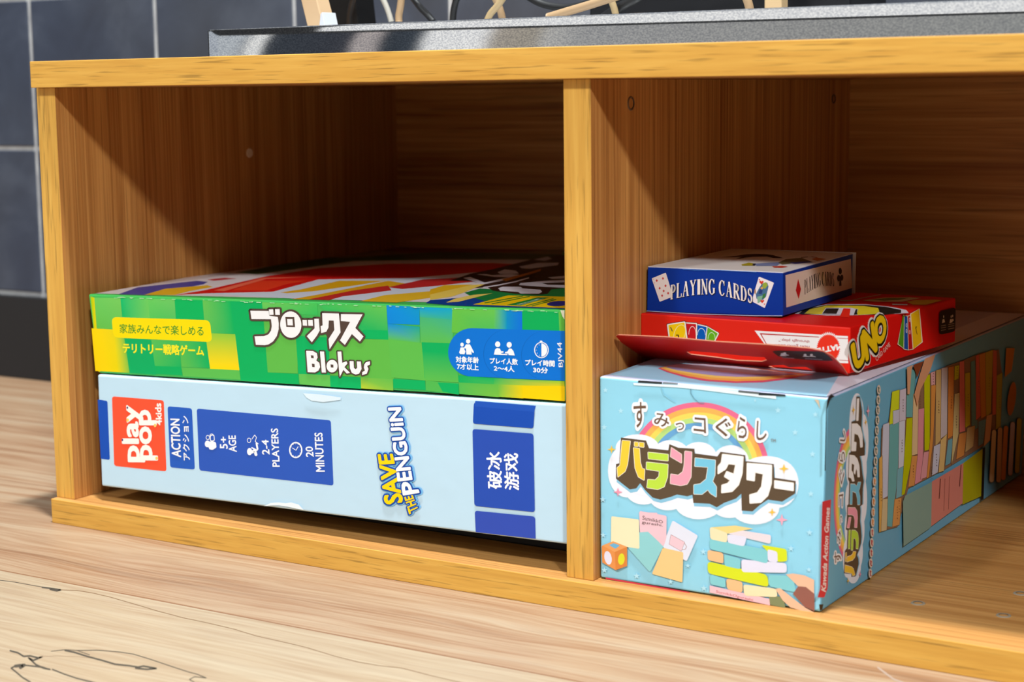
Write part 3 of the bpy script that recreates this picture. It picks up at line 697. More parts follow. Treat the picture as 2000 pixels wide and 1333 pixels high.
# ------------------------------------------------------------------ balance game box (right)
SY = .0055; SX0, SX1, SYB = .0158, .1310, .334; SZ = .100
sumi = empty('balance_game_box', (.073, .17, 0))
tag(sumi, 'large sky blue game box with rainbow logo and printed block stack, right compartment', 'game box')
P = Part()
SKY = (148, 212, 236)
fp = PY(SY)
cTL, cTR, cBL, cBR = fp.at(1165, 735), fp.at(1622, 779), fp.at(1165, 1131), fp.at(1603, 1197.5)
cBL.z = 0.0006; cBR.z = .0004; cTR.x = .1322; cTL.x = cBL.x = SX0
# body without the raised lid: a hexahedron plus a domed top
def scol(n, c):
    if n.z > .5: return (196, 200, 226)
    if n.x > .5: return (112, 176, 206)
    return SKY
sp_ = Plane(cTR, cBR, Vector((.1310, SYB, .0004)))
SBK = sp_.p+(Vector((.132, SYB, cTR.z))-sp_.p); SBK.x -= (SBK-sp_.p).dot(sp_.n)/sp_.n.x
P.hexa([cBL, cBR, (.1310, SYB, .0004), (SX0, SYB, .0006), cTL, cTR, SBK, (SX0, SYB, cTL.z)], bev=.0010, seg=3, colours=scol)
x0_, x1_, yf_, yb_ = SX0+.001, cTR.x-.0012, SY+.0012, SYB-.001; ZP = .1037; zf_ = .5*(cTL.z+cTR.z)
qa, qb, qc, qd = Vector((x0_, yf_, zf_)), Vector((x1_, yf_, zf_)), Vector((x1_-.009, .046, ZP)), Vector((x0_+.006, .046, ZP))
qe, qf = Vector((x1_-.009, yb_-.03, ZP)), Vector((x0_+.006, yb_-.03, ZP)); qg, qh = Vector((x1_, yb_, zf_)), Vector((x0_, yb_, zf_))
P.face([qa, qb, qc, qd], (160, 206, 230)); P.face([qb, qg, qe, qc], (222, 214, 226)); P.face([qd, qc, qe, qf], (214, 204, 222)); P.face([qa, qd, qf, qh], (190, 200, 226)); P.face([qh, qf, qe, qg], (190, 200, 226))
A = Art(P, fp)
# stars
def star(cx, cy, r, c=(178, 226, 244)):
    A.poly([(cx+(r if k % 2 == 0 else r*.42)*math.sin(k*math.pi/5), cy-(r if k % 2 == 0 else r*.42)*math.cos(k*math.pi/5)) for k in range(10)], c)
A.zoom(1150, 700, 4)
for (x, y, r) in ((130, 250, 22), (250, 412, 24), (120, 540, 24), (1478, 408, 26), (1612, 580, 26), (1770, 440, 24), (1748, 750, 26), (1735, 1060, 26), (112, 1105, 24), (1300, 330, 14)): star(x, y, r)
RB = ((232, 110, 146), (250, 178, 90), (250, 214, 96), (186, 220, 130), (106, 166, 214))
def logo(A, side=False):
    cx, cy, R = 858, 900, 556
    for k, c in enumerate(RB):
        A.ell(cx, cy, R-k*40, R-k*40, c, n=40, a0=188, a1=372, inner=(R-(k+1)*40-2, R-(k+1)*40-2))
    cl = (238, 240, 250)
    for (x, y, rx, ry) in ((380, 700, 170, 105), (640, 760, 150, 120), (860, 770, 140, 115), (1110, 800, 140, 120), (1390, 860, 180, 95), (300, 880, 150, 210), (1480, 980, 160, 190), (430, 1020, 150, 125), (620, 1080, 150, 110), (860, 1130, 190, 130), (1100, 1130, 150, 120), (1300, 1170, 190, 130), (900, 950, 640, 190)):
        A.ell(x, y, rx, ry, cl)
    sil = [(252, 620), (448, 644), (472, 704), (622, 720), (630, 672), (700, 700), (826, 708), (830, 745), (1005, 768), (1030, 732), (1224, 758), (1226, 805), (1447, 828), (1452, 935), (1618, 960), (1614, 1058), (1512, 1122), (1400, 1106), (1335, 1150), (1280, 1198), (1195, 1192), (1192, 1060), (1150, 1098), (1060, 1130), (1000, 1166), (945, 1138), (818, 1132), (810, 1068), (770, 1080), (690, 1066), (640, 1085), (560, 1106), (500, 1090), (440, 1030), (402, 978), (372, 1018), (320, 1026), (213, 942), (213, 828), (238, 822)]
    A.poly([(x+6, y+26) for x, y in sil], (140, 196, 224))
    A.poly(sil, (94, 76, 58))
    L_ = [([(262, 643), (325, 648), (304, 830), (285, 885), (228, 930), (222, 856), (244, 838)], (250, 204, 62)),
          ([(350, 700), (397, 706), (404, 815), (418, 862), (437, 868), (434, 955), (388, 928), (362, 858)], (250, 204, 62)),
          ([(357, 655), (387, 657), (387, 690), (357, 688)], (250, 204, 62)), ([(396, 658), (432, 662), (432, 696), (396, 692)], (250, 204, 62)),
          ([(464, 735), (621, 752), (620, 803), (466, 786)], (190, 222, 70)),
          ([(452, 812), (620, 830), (616, 930), (590, 1005), (540, 1026), (455, 1012), (462, 948), (520, 952), (548, 925), (552, 884), (450, 868)], (190, 222, 70)),
          ([(646, 698), (726, 752), (726, 820), (640, 770)], (244, 160, 180)),
          ([(752, 727), (806, 733), (800, 928), (770, 984), (720, 996), (638, 980), (642, 905), (700, 915), (735, 888), (746, 840)], (244, 160, 180)),
          ([(832, 779), (990, 797), (986, 915), (968, 962), (998, 1005), (997, 1086), (950, 1055), (932, 1028), (885, 1064), (822, 1062), (822, 990), (872, 982), (918, 945), (932, 852), (829, 845)], (120, 198, 226)),
          ([(1045, 750), (1208, 770), (1200, 900), (1172, 990), (1122, 1042), (1038, 1053), (1040, 992), (1085, 978), (1106, 955), (1060, 925), (1078, 885), (1134, 905), (1148, 832), (1092, 826), (1070, 868), (1010, 905), (1010, 846), (1036, 815)], WH),
          ([(1238, 820), (1430, 836), (1428, 980), (1400, 1075), (1345, 1128), (1260, 1134), (1258, 1068), (1318, 1050), (1350, 1005), (1364, 905), (1300, 892), (1295, 960), (1236, 950)], WH),
          ([(1452, 956), (1600, 976), (1600, 1036), (1452, 1014)], WH)]
    for q, c in L_: A.line(q, 7, (252, 240, 225), close=True, cap=False); A.poly(q, c)
    for ch, q in (('す', [(352, 545), (452, 530), (446, 345), (352, 345)]), ('み', [(512, 522), (628, 545), (628, 440), (515, 425)]), ('っ', [(682, 560), (746, 566), (746, 506), (682, 500)]),
                  ('コ', [(822, 572), (918, 585), (914, 470), (830, 462)]), ('ぐ', [(990, 605), (1110, 612), (1112, 470), (1000, 470)]), ('ら', [(1160, 615), (1236, 632), (1238, 470), (1170, 455)]), ('し', [(1312, 640), (1392, 636), (1392, 490), (1318, 490)])):
        A.text(ch, q, (112, 84, 66), .012, .14, (246, 246, 250))
    for (x, y, r, c) in ((182, 712, 34, (244, 196, 70)), (1528, 862, 40, (244, 196, 70)), (1436, 1202, 32, (244, 196, 70)), (232, 1045, 36, (240, 150, 176)), (1512, 1262, 48, (246, 170, 190))):
        A.poly([(x+(r if k % 2 == 0 else r*.3)*math.sin(k*math.pi/4), y-(r if k % 2 == 0 else r*.3)*math.cos(k*math.pi/4)) for k in range(8)], c)
logo(A)
A.text('TM', [(1424, 652), (1464, 656), (1464, 632), (1424, 630)], (130, 110, 100), .01)
# lock slots and crease at the top edge
A.poly([(352, 192), (640, 206), (900, 222), (1200, 262), (1466, 290), (1468, 318), (1150, 280), (880, 246), (700, 228), (356, 210)], (232, 246, 252))
A.poly([(392, 172), (580, 184), (576, 202), (388, 190)], (52, 56, 58)); A.poly([(584, 184), (700, 194), (700, 206), (580, 200)], (130, 140, 146))
A.poly([(1172, 248), (1332, 262), (1330, 282), (1172, 266)], (100, 106, 108)); A.poly([(1332, 264), (1540, 282), (1542, 298), (1330, 288)], (44, 52, 56))
A.line([(800, 240), (802, 275), (826, 315), (866, 348), (905, 352)], 5, (96, 140, 160)); A.line([(570, 230), (590, 285), (640, 320), (680, 345)], 6, (136, 200, 224))
A.poly([(1765, 318), (1800, 325), (1812, 400), (1795, 360)], (214, 190, 160))
# cards, die and blocks on the front
A.zoom(1170, 980, 7.84)
ln = lambda q, c, w=8: A.line(q, w, c, close=True)
A.line([(70, 940), (290, 1060), (440, 985)], 14, (110, 150, 170))
A.rrect([(1135, 285), (1525, 520), (1350, 915), (975, 690)], 30, (226, 228, 242)); ln([(1110, 505), (1320, 620), (1270, 760), (1080, 650)], (170, 130, 130), 6); A.poly([(1115, 512), (1315, 620), (1265, 750), (1085, 650)], (244, 200, 210)); A.line([(1320, 640), (1350, 690), (1330, 730), (1280, 735)], 8, (180, 140, 140))
A.rrect([(622, 140), (1045, 215), (1040, 560), (1000, 680)], 30, (236, 196, 206)); A.poly([(622, 160), (900, 170), (1000, 680), (640, 560)], (236, 196, 206))
A.text('SumikkO', [(672, 275), (985, 335), (988, 290), (678, 212)], (110, 80, 80), .01); A.text('gurashi.', [(665, 345), (985, 392), (985, 345), (668, 290)], (110, 80, 80), .01)
A.rrect([(450, 700), (640, 480), (990, 680), (790, 1080)], 30, (146, 208, 212)); A.poly([(625, 470), (760, 460), (930, 620), (995, 690), (800, 1060), (640, 720)], (146, 208, 212))
A.rrect([(198, 222), (622, 272), (628, 722), (192, 655)], 24, (246, 230, 190))
A.rrect([(985, 705), (1300, 775), (1285, 1235), (820, 1105)], 24, (244, 202, 138))
A.poly([(50, 680), (225, 610), (440, 690), (440, 985), (265, 1048), (60, 930)], (226, 146, 80)); A.poly([(60, 670), (225, 606), (440, 690), (250, 770)], (232, 160, 96)); A.poly([(250, 770), (440, 692), (436, 985), (265, 1046)], (216, 132, 64))
A.rrect([(165, 665), (235, 635), (330, 668), (262, 722)], 16, (112, 178, 214)); A.ell(148, 860, 55, 105, (226, 222, 240), rot=-.2); A.ell(352, 880, 50, 88, (222, 218, 50), rot=.1)
A.zoom(1150, 960, 4)
TE = (134, 206, 214); CR = (244, 226, 184); LI = (228, 226, 244); LM = (216, 226, 40); TN_ = (240, 192, 140); PK = (248, 196, 206)
A.poly([(950, 735), (1420, 840), (1420, 890), (1330, 870), (950, 790)], PK); A.text('SumikkOgurashi', [(998, 795), (1286, 862), (1288, 838), (1000, 770)], (180, 110, 110), .01)
A.rrect([(1410, 800), (1530, 830), (1540, 910), (1420, 885)], 10, (130, 140, 100))
A.rrect([(1210, 725), (1470, 760), (1480, 825), (1220, 815)], 26, CR); A.rrect([(1078, 678), (1206, 705), (1206, 792), (1085, 765)], 26, TN_); A.rrect([(950, 645), (1072, 680), (1075, 752), (955, 725)], 24, TE)
A.rrect([(1405, 650), (1600, 660), (1625, 790), (1410, 740)], 30, TE)
A.rrect([(932, 545), (1400, 650), (1412, 748), (935, 640)], 34, LM)
A.rrect([(1195, 530), (1550, 560), (1552, 635), (1200, 630)], 26, LI); A.rrect([(1060, 490), (1190, 525), (1190, 608), (1065, 580)], 22, TE); A.rrect([(932, 455), (1056, 480), (1058, 565), (935, 535)], 22, TN_)
A.rrect([(1350, 415), (1550, 450), (1556, 545), (1480, 552)], 22, LM); A.rrect([(1400, 450), (1478, 470), (1480, 556), (1404, 545)], 20, LI)
A.rrect([(948, 365), (1400, 455), (1404, 565), (950, 450)], 30, TE)
A.rrect([(1090, 330), (1180, 300), (1430, 340), (1425, 410)], 20, (232, 220, 226)); A.rrect([(1088, 335), (1240, 352), (1220, 430), (1090, 400)], 22, LI)
A.poly([(960, 280), (1150, 266), (1290, 290), (1180, 310), (1090, 330)], (246, 214, 140)); A.rrect([(950, 275), (1090, 325), (1085, 400), (955, 372)], 22, CR)
SK = (236, 190, 158)
A.poly([(1545, 648), (1600, 640), (1690, 655), (1765, 690), (1765, 800), (1700, 760), (1640, 740), (1600, 700)], SK)
A.poly([(1640, 740), (1700, 745), (1768, 800), (1768, 935), (1690, 900), (1600, 800)], (150, 96, 84))
A.poly([(1462, 760), (1500, 755), (1545, 790), (1620, 850), (1700, 910), (1768, 945), (1680, 935), (1580, 905), (1520, 850)], SK)
for (x, y, r) in ((115, 62, 24), (118, 340, 24), (128, 615, 24), (380, 660, 26), (645, 705, 22), (900, 470, 26), (905, 755, 26), (1730, 320, 26), (1585, 445, 26), (1725, 610, 22), (780, 580, 20)): star(x, y, r)
A.poly([(135, 670), (790, 785), (800, 797), (140, 684)], (206, 60, 80))
# side face print
A = Art(P, sp_)
def sidetf(x, y):      # logo space -> zoomed side space (turned a quarter)
    k = (x-262)/1340
    return (180+.215*(y-643)+.012*(x-262)*0, 1085-1020*(k*.86+k*k*.14)-0.02*(y-643))
A.zoom(1590, 760, 3.03)
A.poly([(48, 668), (100, 655), (98, 700), (80, 1180), (60, 1235), (20, 1235), (36, 1180)], (222, 62, 70))
A.text('Kawada Action Games', [(68, 1203), (92, 705), (68, 702), (42, 1190)], (250, 236, 236), .03)
A.zoom(1590, 760, 3.03, sidetf)
logo(A, True)
# second line of small lettering
A.zoom(1700, 680, 3.333)
def bar(q, c): A.rrect(q, 10, c)
H1 = [([(135, 285), (182, 272), (178, 400), (112, 560), (118, 470)], LM), ([(185, 275), (225, 262), (222, 470), (180, 480)], (214, 204, 218)),
      ([(75, 500), (115, 485), (112, 960), (60, 990)], (206, 208, 226)), ([(50, 720), (70, 700), (72, 1190), (50, 1200)], (226, 176, 90)), ([(72, 985), (108, 980), (98, 1185), (62, 1195)], (214, 194, 150)),
      ([(118, 500), (180, 480), (172, 800), (135, 1165), (102, 1160)], (112, 178, 178)), ([(140, 410), (180, 400), (180, 480), (140, 500)], (206, 206, 222)),
      ([(180, 480), (218, 470), (212, 780), (175, 800)], (216, 216, 230)), ([(168, 790), (208, 770), (206, 960), (160, 980)], (128, 184, 196)), ([(150, 985), (195, 975), (182, 1150), (135, 1165)], (226, 160, 90)),
      ([(228, 460), (268, 452), (266, 700), (215, 950), (196, 960), (210, 760)], (196, 200, 10)), ([(245, 130), (285, 150), (270, 450), (225, 450), (230, 200)], (110, 176, 176)),
      ([(272, 300), (305, 290), (300, 690), (262, 700)], (232, 200, 150)), ([(305, 400), (342, 390), (330, 860), (280, 890), (300, 700)], (232, 150, 160)), ([(342, 190), (380, 170), (378, 660), (345, 670)], (204, 206, 10)),
      ([(262, 705), (298, 700), (278, 895), (238, 905)], (226, 156, 84)), ([(340, 680), (375, 672), (360, 840), (318, 855)], (230, 160, 166)), ([(385, 160), (412, 152), (412, 240), (388, 245)], (230, 170, 170)),
      ([(388, 245), (418, 240), (400, 600), (372, 840), (358, 850), (384, 560)], (226, 150, 70)), ([(420, 145), (452, 138), (450, 600), (415, 640)], (214, 176, 110)), ([(455, 132), (495, 125), (490, 560), (450, 590)], (206, 190, 190)),
      ([(405, 640), (450, 620), (430, 810), (392, 830)], (208, 206, 220)), ([(450, 600), (490, 560), (470, 800), (436, 810)], (228, 190, 120)), ([(500, 125), (536, 118), (530, 570), (496, 590)], (220, 136, 60)),
      ([(498, 600), (530, 585), (512, 750), (478, 768)], (118, 170, 180)), ([(540, 118), (570, 112), (565, 200), (538, 210)], (206, 204, 20)), ([(572, 90), (602, 84), (608, 540), (572, 550)], (232, 120, 110)),
      ([(540, 300), (572, 290), (565, 560), (520, 760)], (214, 190, 130)), ([(570, 560), (620, 545), (600, 700), (550, 725)], (216, 140, 70)), ([(608, 165), (640, 158), (640, 500), (610, 520)], (206, 180, 20)),
      ([(645, 90), (672, 80), (690, 520), (650, 540)], (104, 150, 150)), ([(678, 50), (705, 40), (712, 440), (680, 470)], (226, 100, 80)), ([(700, 44), (740, 30), (748, 440), (712, 460)], (220, 140, 50)),
      ([(740, 30), (790, 12), (775, 420), (745, 450)], (200, 170, 40)), ([(790, 12), (815, 20), (812, 430), (785, 440)], (222, 110, 90)), ([(695, 480), (745, 460), (725, 620), (694, 640)], (110, 156, 170)),
      ([(748, 440), (785, 430), (770, 600), (730, 640)], (226, 170, 120)), ([(815, 180), (850, 160), (838, 520), (808, 530)], (190, 176, 30)), ([(622, 520), (672, 505), (660, 640), (608, 680)], (206, 170, 110))]
A.poly([(66, 520), (112, 480), (135, 290), (222, 265), (240, 450), (340, 180), (480, 122), (600, 80), (700, 36), (830, 10), (850, 160), (810, 540), (725, 640), (480, 790), (240, 915), (170, 1165), (50, 1195)], (150, 112, 84))
for q, c in H1: A.line(q, 3.5, (92, 62, 44), close=True, cap=False); A.poly(q, c)
random.seed(8)
for q, c in H1[1::2]:
    cx = sum(p_[0] for p_ in q)/4; cy = sum(p_[1] for p_ in q)/4
    for k in range(5): y = cy+(k-2)*18; A.line([(cx+random.uniform(-3, 1), y), (cx+random.uniform(0, 4), y+random.uniform(3, 8))], 3, (110, 74, 60), cap=False)
# the narrow column of tiny outlined lettering beside the logo
A.zoom(1680, 740, 4.715)
for k in range(19):
    t = k/18; x = 152-78*t; y = 100+1690*t; A.ell(x, y, 17, 44, (222, 206, 190))
for k in range(19):
    t = k/18; x = 152-78*t; y = 100+1690*t; c = (40, 84, 60) if k < 9 else ((236, 140, 40) if k < 14 else (200, 40, 60))
    A.line([(x-9, y-18), (x+8, y-14)], 6, c, cap=False); A.line([(x-4, y-26), (x-2, y+20), (x+8, y+24)], 6, c, cap=False)
    if k % 2: A.line([(x+6, y-6), (x-8, y+8)], 5, c, cap=False)
A.zoom(1700, 680, 3.333)
A.poly([(222, 125), (262, 108), (252, 140), (240, 300), (225, 300)], (222, 168, 130)); A.poly([(262, 110), (290, 98), (330, 85), (290, 190)], (140, 70, 40)); A.poly([(338, 70), (408, 40), (372, 150), (310, 270), (290, 380), (270, 300), (300, 190)], (222, 160, 120))
A.poly([(210, 960), (385, 870), (380, 1165), (200, 1290), (196, 1000)], (140, 170, 156)); A.poly([(385, 868), (590, 748), (585, 1010), (380, 1160)], (222, 136, 120)); A.poly([(590, 748), (722, 650), (715, 960), (585, 1018)], (180, 172, 20))
A.line([(440, 850), (432, 980)], 6, (120, 60, 50), cap=False); A.line([(575, 760), (565, 900)], 6, (120, 60, 50), cap=False); A.line([(470, 850), (462, 1060)], 3, (150, 80, 70), cap=False); A.line([(500, 835), (492, 1050)], 3, (150, 80, 70), cap=False)
A.poly([(716, 650), (732, 645), (722, 985), (705, 990)], (20, 18, 20))
A.ell(906, 330, 26, 110, (210, 130, 40), rot=.12); A.poly([(870, 0), (925, 0), (905, 150), (860, 190)], (220, 140, 30))
for (x0, y0, x1, y1, c) in ((790, 545, 775, 860, (228, 200, 150)), (830, 530, 820, 860, (222, 180, 130)), (868, 520, 850, 845, (226, 150, 70)), (912, 495, 895, 815, (220, 206, 220)), (955, 470, 940, 800, (200, 190, 30))):
    A.line([(x0, y0), (x1, y1)], 34, (90, 60, 50)); A.line([(x0, y0), (x1, y1)], 28, c)
A.zoom(1580, 640, 4.762)
A.poly([(150, 650), (180, 615), (212, 640), (175, 660), (140, 760), (128, 1330), (118, 1330), (132, 760)], (50, 46, 44))
A.zoom(1580, 900, 4.443)
A.poly([(62, 1245), (100, 1245), (92, 1290), (70, 1300)], (20, 18, 18))
# top face print
A = Art(P, Plane(qa, qb, (qc+qd)/2), lift=.00008)
A.zoom(1190, 600, 8)
A.poly([(760, 960), (1000, 900), (1600, 880), (3200, 1060), (3000, 1090), (2800, 1130), (2400, 1180), (1980, 1190), (1500, 1160), (1180, 1100), (900, 1020)], (226, 84, 110))
A.poly([(800, 955), (1000, 900), (1600, 880), (3100, 1060), (2900, 1090), (2400, 1150), (1980, 1165), (1540, 1135), (1220, 1080), (950, 1015)], (248, 180, 80))
A.poly([(840, 950), (1000, 900), (1600, 880), (3000, 1060), (2800, 1082), (2400, 1118), (1980, 1130), (1600, 1105), (1300, 1060), (1000, 1005)], (250, 216, 110))
A.poly([(880, 945), (1000, 900), (1600, 880), (2950, 1055), (2700, 1070), (2400, 1090), (2000, 1095), (1650, 1075), (1360, 1040), (1050, 990)], (168, 160, 206))
A.poly([(900, 930), (1050, 900), (1600, 880), (2900, 1045), (2600, 1052), (2200, 1052), (1900, 1030), (1500, 1010), (1200, 970)], (222, 204, 220))
P.build('box_body', [M_PRINT], sumi, weld=False)

# ------------------------------------------------------------------ red card game box
UZ = .1042
u_br = Vector((.1272, .0468, UZ)); u_bk = Vector((.1376, .1723, UZ)); u_bl = Vector((.0164, .0500, UZ+.0004))
fp = Plane(u_br, u_bl, u_br+Vector((0, 0, .02)))
fBR, fTR, fTL = fp.at(1660, 731), fp.at(1661, 640), fp.at(1251, 612); fBL = Vector((fTL.x, fTL.y, UZ+.0004))
sidep = Plane(fBR, fTR, u_bk)
kBR, kTR = sidep.at(1866, 668), sidep.at(1867, 582)
kBL = fBL+Vector((.0103, .1240, 0)); kTL = fTL+Vector((.0103, .1240, kTR.z-fTR.z))
uno = empty('card_game_box', (.077, .11, UZ))
tag(uno, 'red card game box with yellow letters and folded hang tab, below the blue card box', 'card box')
P = Part(); RD = (216, 18, 16); RF = (236, 40, 24)
P.hexa([fBL, fBR, kBR, kBL, fTL, fTR, kTR, kTL], bev=.0007, seg=2, colours=lambda n, c: RF if n.y < -.5 else RD)
A = Art(P, fp)
A.zoom(1190, 600, 8)
for q, c, wc in (([(1380, 262), (1540, 300), (1500, 560), (1330, 520)], (0, 90, 180), 1), ([(1548, 308), (1720, 410), (1640, 600), (1500, 560)], (110, 180, 30), 1), ([(1210, 240), (1375, 252), (1370, 560), (1210, 530)], (200, 20, 30), 1), ([(900, 268), (1195, 222), (1240, 600), (945, 620)], (246, 200, 10), 1)):
    pass
def ucard(q, c, r=20, ins=.07):
    cx = sum(p[0] for p in q)/4; cy = sum(p[1] for p in q)/4
    A.rrect([(x+(x-cx)*.045, y+(y-cy)*.045) for x, y in q], r, (30, 12, 14)); A.rrect(q, r, (250, 240, 232)); A.rrect([(x-(x-cx)*ins*2, y-(y-cy)*ins*1.3) for x, y in q], r*.7, c)
ucard([(1500, 280), (1720, 410), (1600, 640), (1400, 560)], (104, 180, 30)); ucard([(1330, 255), (1540, 300), (1500, 640), (1300, 600)], (0, 92, 184)); ucard([(1120, 235), (1376, 252), (1366, 620), (1130, 600)], (204, 24, 34)); ucard([(900, 268), (1190, 222), (1240, 620), (950, 650)], (248, 204, 10))
A.ell(1100, 420, 90, 150, (255, 236, 150), rot=.3, inner=(80, 140)); A.ell(1300, 430, 60, 130, (250, 220, 220), inner=(52, 120), a0=180, a1=360); A.ell(1440, 440, 66, 110, (220, 235, 250), inner=(58, 100), a0=180, a1=360); A.ell(1600, 500, 60, 105, (230, 245, 210), inner=(52, 96), a0=180, a1=360)
A.line([(960, 320), (972, 345), (985, 375)], 14, (60, 60, 60)); A.line([(1050, 440), (1080, 440), (1085, 500)], 18, (80, 50, 20)); 
A.zoom(1440, 600, 8)
WHT = (252, 248, 246)
A.poly([(272, 368), (1250, 430), (1730, 456), (1735, 880), (700, 840), (560, 760)], WHT); A.poly([(350, 408), (1250, 462), (1730, 490), (1730, 500), (380, 430), (470, 590), (455, 590)], (196, 60, 60)); A.line([(1590, 830), (1735, 838)], 8, (196, 50, 50), cap=False)
n = 44; A.poly([(1425+(208 if k % 2 else 180)*math.cos(k*math.pi/n), 640+(255 if k % 2 else 222)*math.sin(k*math.pi/n)) for k in range(2*n)], WHT)
A.poly([(1425+(188 if k % 2 else 168)*math.cos(k*math.pi/n), 645+(228 if k % 2 else 205)*math.sin(k*math.pi/n)) for k in range(2*n)], (246, 56, 34))
A.text('MATTEL', [(1628, 574), (1185, 660), (1192, 730), (1640, 660)], WHT, .05)
A.text('next generation', [(1130, 592), (590, 560), (588, 630), (1130, 648)], (190, 80, 80), .01)
A.text('through play."', [(1132, 512), (650, 486), (650, 540), (1132, 566)], (190, 80, 80), .01)
# side face
A = Art(P, sidep)
A.zoom(1640, 560, 7.404)
U = [('U', [(218, 1200), (352, 1075), (326, 700), (160, 862)]), ('N', [(376, 1050), (522, 905), (466, 530), (318, 668)]), ('O', [(512, 845), (655, 740), (645, 418), (488, 470)])]
for t, q in U: A.text(t, [(x-4, y+4) for x, y in q], (240, 232, 228), .16)
for t, q in U: A.text(t, [(x+16, y+22) for x, y in q], (240, 232, 228), .13)
for t, q in U: A.text(t, [(x+14, y+18) for x, y in q], (26, 20, 12), .10)
for t, q in U: A.text(t, q, (26, 20, 12), .11)
for t, q in U: A.text(t, q, (236, 196, 20), .06)
A.text('CARD GAME', [(520, 1082), (718, 860), (702, 800), (498, 1030)], (236, 200, 190), .005)
for q, c in (([(900, 415), (930, 430), (925, 905), (832, 830)], (84, 150, 30)), ([(922, 425), (970, 430), (975, 915), (915, 900)], (20, 80, 160)), ([(972, 430), (1012, 420), (1045, 900), (980, 915)], (190, 24, 30)), ([(1015, 400), (1132, 325), (1172, 800), (1050, 905)], (236, 186, 20))):
    cx = sum(p[0] for p in q)/4; cy = sum(p[1] for p in q)/4
    A.poly([(cx+(x-cx)*1.12+(4 if x > cx else -4), cy+(y-cy)*1.03) for x, y in q], (240, 226, 200)); A.poly(q, c)
A.line([(1085, 580), (1092, 640), (1104, 690)], 9, (90, 60, 20)); A.line([(1080, 605), (1098, 580)], 9, (90, 60, 20))
for (x, y) in ((950, 560), (950, 640), (998, 480), (998, 660)): A.ell(x, y, 10, 30, (230, 220, 230), inner=(5, 20))
A.rrect([(1425, 360), (1662, 300), (1655, 650), (1425, 700)], 50, (34, 22, 18))
for cx in (1482, 1590): A.ell(cx+6, 435, 7, 20, (220, 200, 180)); A.poly([(cx-18, 530), (cx-10, 475), (cx+14, 470), (cx+26, 515)], (220, 200, 180))
A.ell(1618, 425, 7, 20, (220, 200, 180)); A.poly([(1608, 505), (1612, 470), (1626, 466), (1634, 495)], (220, 200, 180))
for y in (560, 590, 625): A.line([(1448, y+10), (1520, y-4)], 9, (170, 150, 135), cap=False); A.line([(1555, y-10), (1640, y-26)], 9, (170, 150, 135), cap=False)
# top face
A = Art(P, Plane(fTL, fTR, kTR), lift=.00015)
A.zoom(1440, 480, 8)
YU = (226, 204, 40); KU = (30, 28, 24); WU = (220, 212, 222)
A.poly([(900, 1068), (1000, 1000), (1400, 920), (2000, 920), (2400, 960), (2640, 1010), (2680, 1060), (2400, 1075), (1700, 1098), (1400, 1098)], WU)
A.poly([(960, 1062), (1060, 1000), (1400, 930), (2000, 935), (2300, 960), (2560, 1010), (2560, 1060), (2300, 1085), (1000, 1080)], KU)
A.poly([(1050, 1068), (1130, 1000), (1400, 940), (1980, 948), (2200, 980), (2230, 1070), (1880, 1090), (1860, 1000), (1380, 985), (1330, 1078)], YU)
A.poly([(1320, 1070), (1380, 978), (1780, 976), (1890, 1000), (1860, 1084), (1700, 1084)], WU)
A.poly([(1330, 1066), (1390, 986), (1590, 986), (1550, 1072)], KU); A.poly([(1600, 1120), (1660, 985), (1770, 990), (1750, 1130)], RF); A.poly([(1820, 1085), (1850, 1000), (1880, 1002), (1862, 1085)], KU)
A.zoom(1640, 560, 7.404)
A.poly([(330, 205), (520, 225), (900, 225), (1180, 170), (1000, 160), (640, 165)], (214, 190, 140)); A.poly([(440, 195), (640, 210), (860, 200), (1000, 170), (700, 172)], (110, 120, 50))
A.poly([(1060, 265), (1250, 268), (1480, 205), (1380, 196), (1100, 200), (960, 225)], (214, 170, 50))
A.line([(760, 262), (980, 268)], 14, (200, 190, 190), cap=False); A.line([(0, 205), (160, 210), (330, 170), (600, 120)], 12, (190, 170, 160), cap=False)
P.build('box_body', [M_PRINT], uno, weld=False)
# folded hang tab in front
h0 = fBL+Vector((.0012, -.0008, .0003)); h1 = fBR+Vector((-.0008, -.0008, .0002))
tp = Plane(h0, h1, PY(.0185).at(1203, 656))
tab = [(1250, 712), (1203, 657), (1208, 655), (1300, 659), (1400, 668), (1500, 674), (1580, 681), (1606, 686), (1625, 696), (1645, 716), (1656, 733), (1640, 734), (1500, 726), (1350, 717)]
slot = [(1341, 688), (1349, 693), (1400, 699), (1440, 705), (1488, 707), (1498, 704), (1493, 698), (1470, 697), (1430, 693), (1390, 689), (1352, 686)]
wave = [(1500, 716), (1510, 714), (1530, 713), (1542, 718), (1556, 717), (1574, 717), (1588, 724), (1600, 729), (1560, 728), (1530, 724)]
P = Part(); A = Art(P, tp, lift=0, step=0)
def sheet(pl, lo, c, th):
    flat = [v for q in lo for v in q]
    T = tessellate_polygon([[Vector((x, y, 0)) for x, y in q] for q in lo])
    for t in T:
        a = [pl.at(*flat[i]) for i in t]; P.face(a, c); P.face([v-pl.n*th for v in a][::-1], (210, 190, 170))
    for q in lo:
        for i in range(len(q)):
            a, b_ = pl.at(*q[i]), pl.at(*q[(i+1) % len(q)]); P.face([a, b_, b_-pl.n*th, a-pl.n*th], (232, 150, 120))
sheet(tp, [tab, slot, wave], (206, 20, 18), .0005)
A = Art(P, tp, lift=.00005)
A.zoom(1440, 600, 8)
A.poly([(550, 700), (580, 684), (700, 680), (1000, 690), (1250, 690), (1350, 705), (1440, 770), (1500, 835), (1400, 842), (1100, 828), (800, 800), (640, 770)], (52, 34, 34))
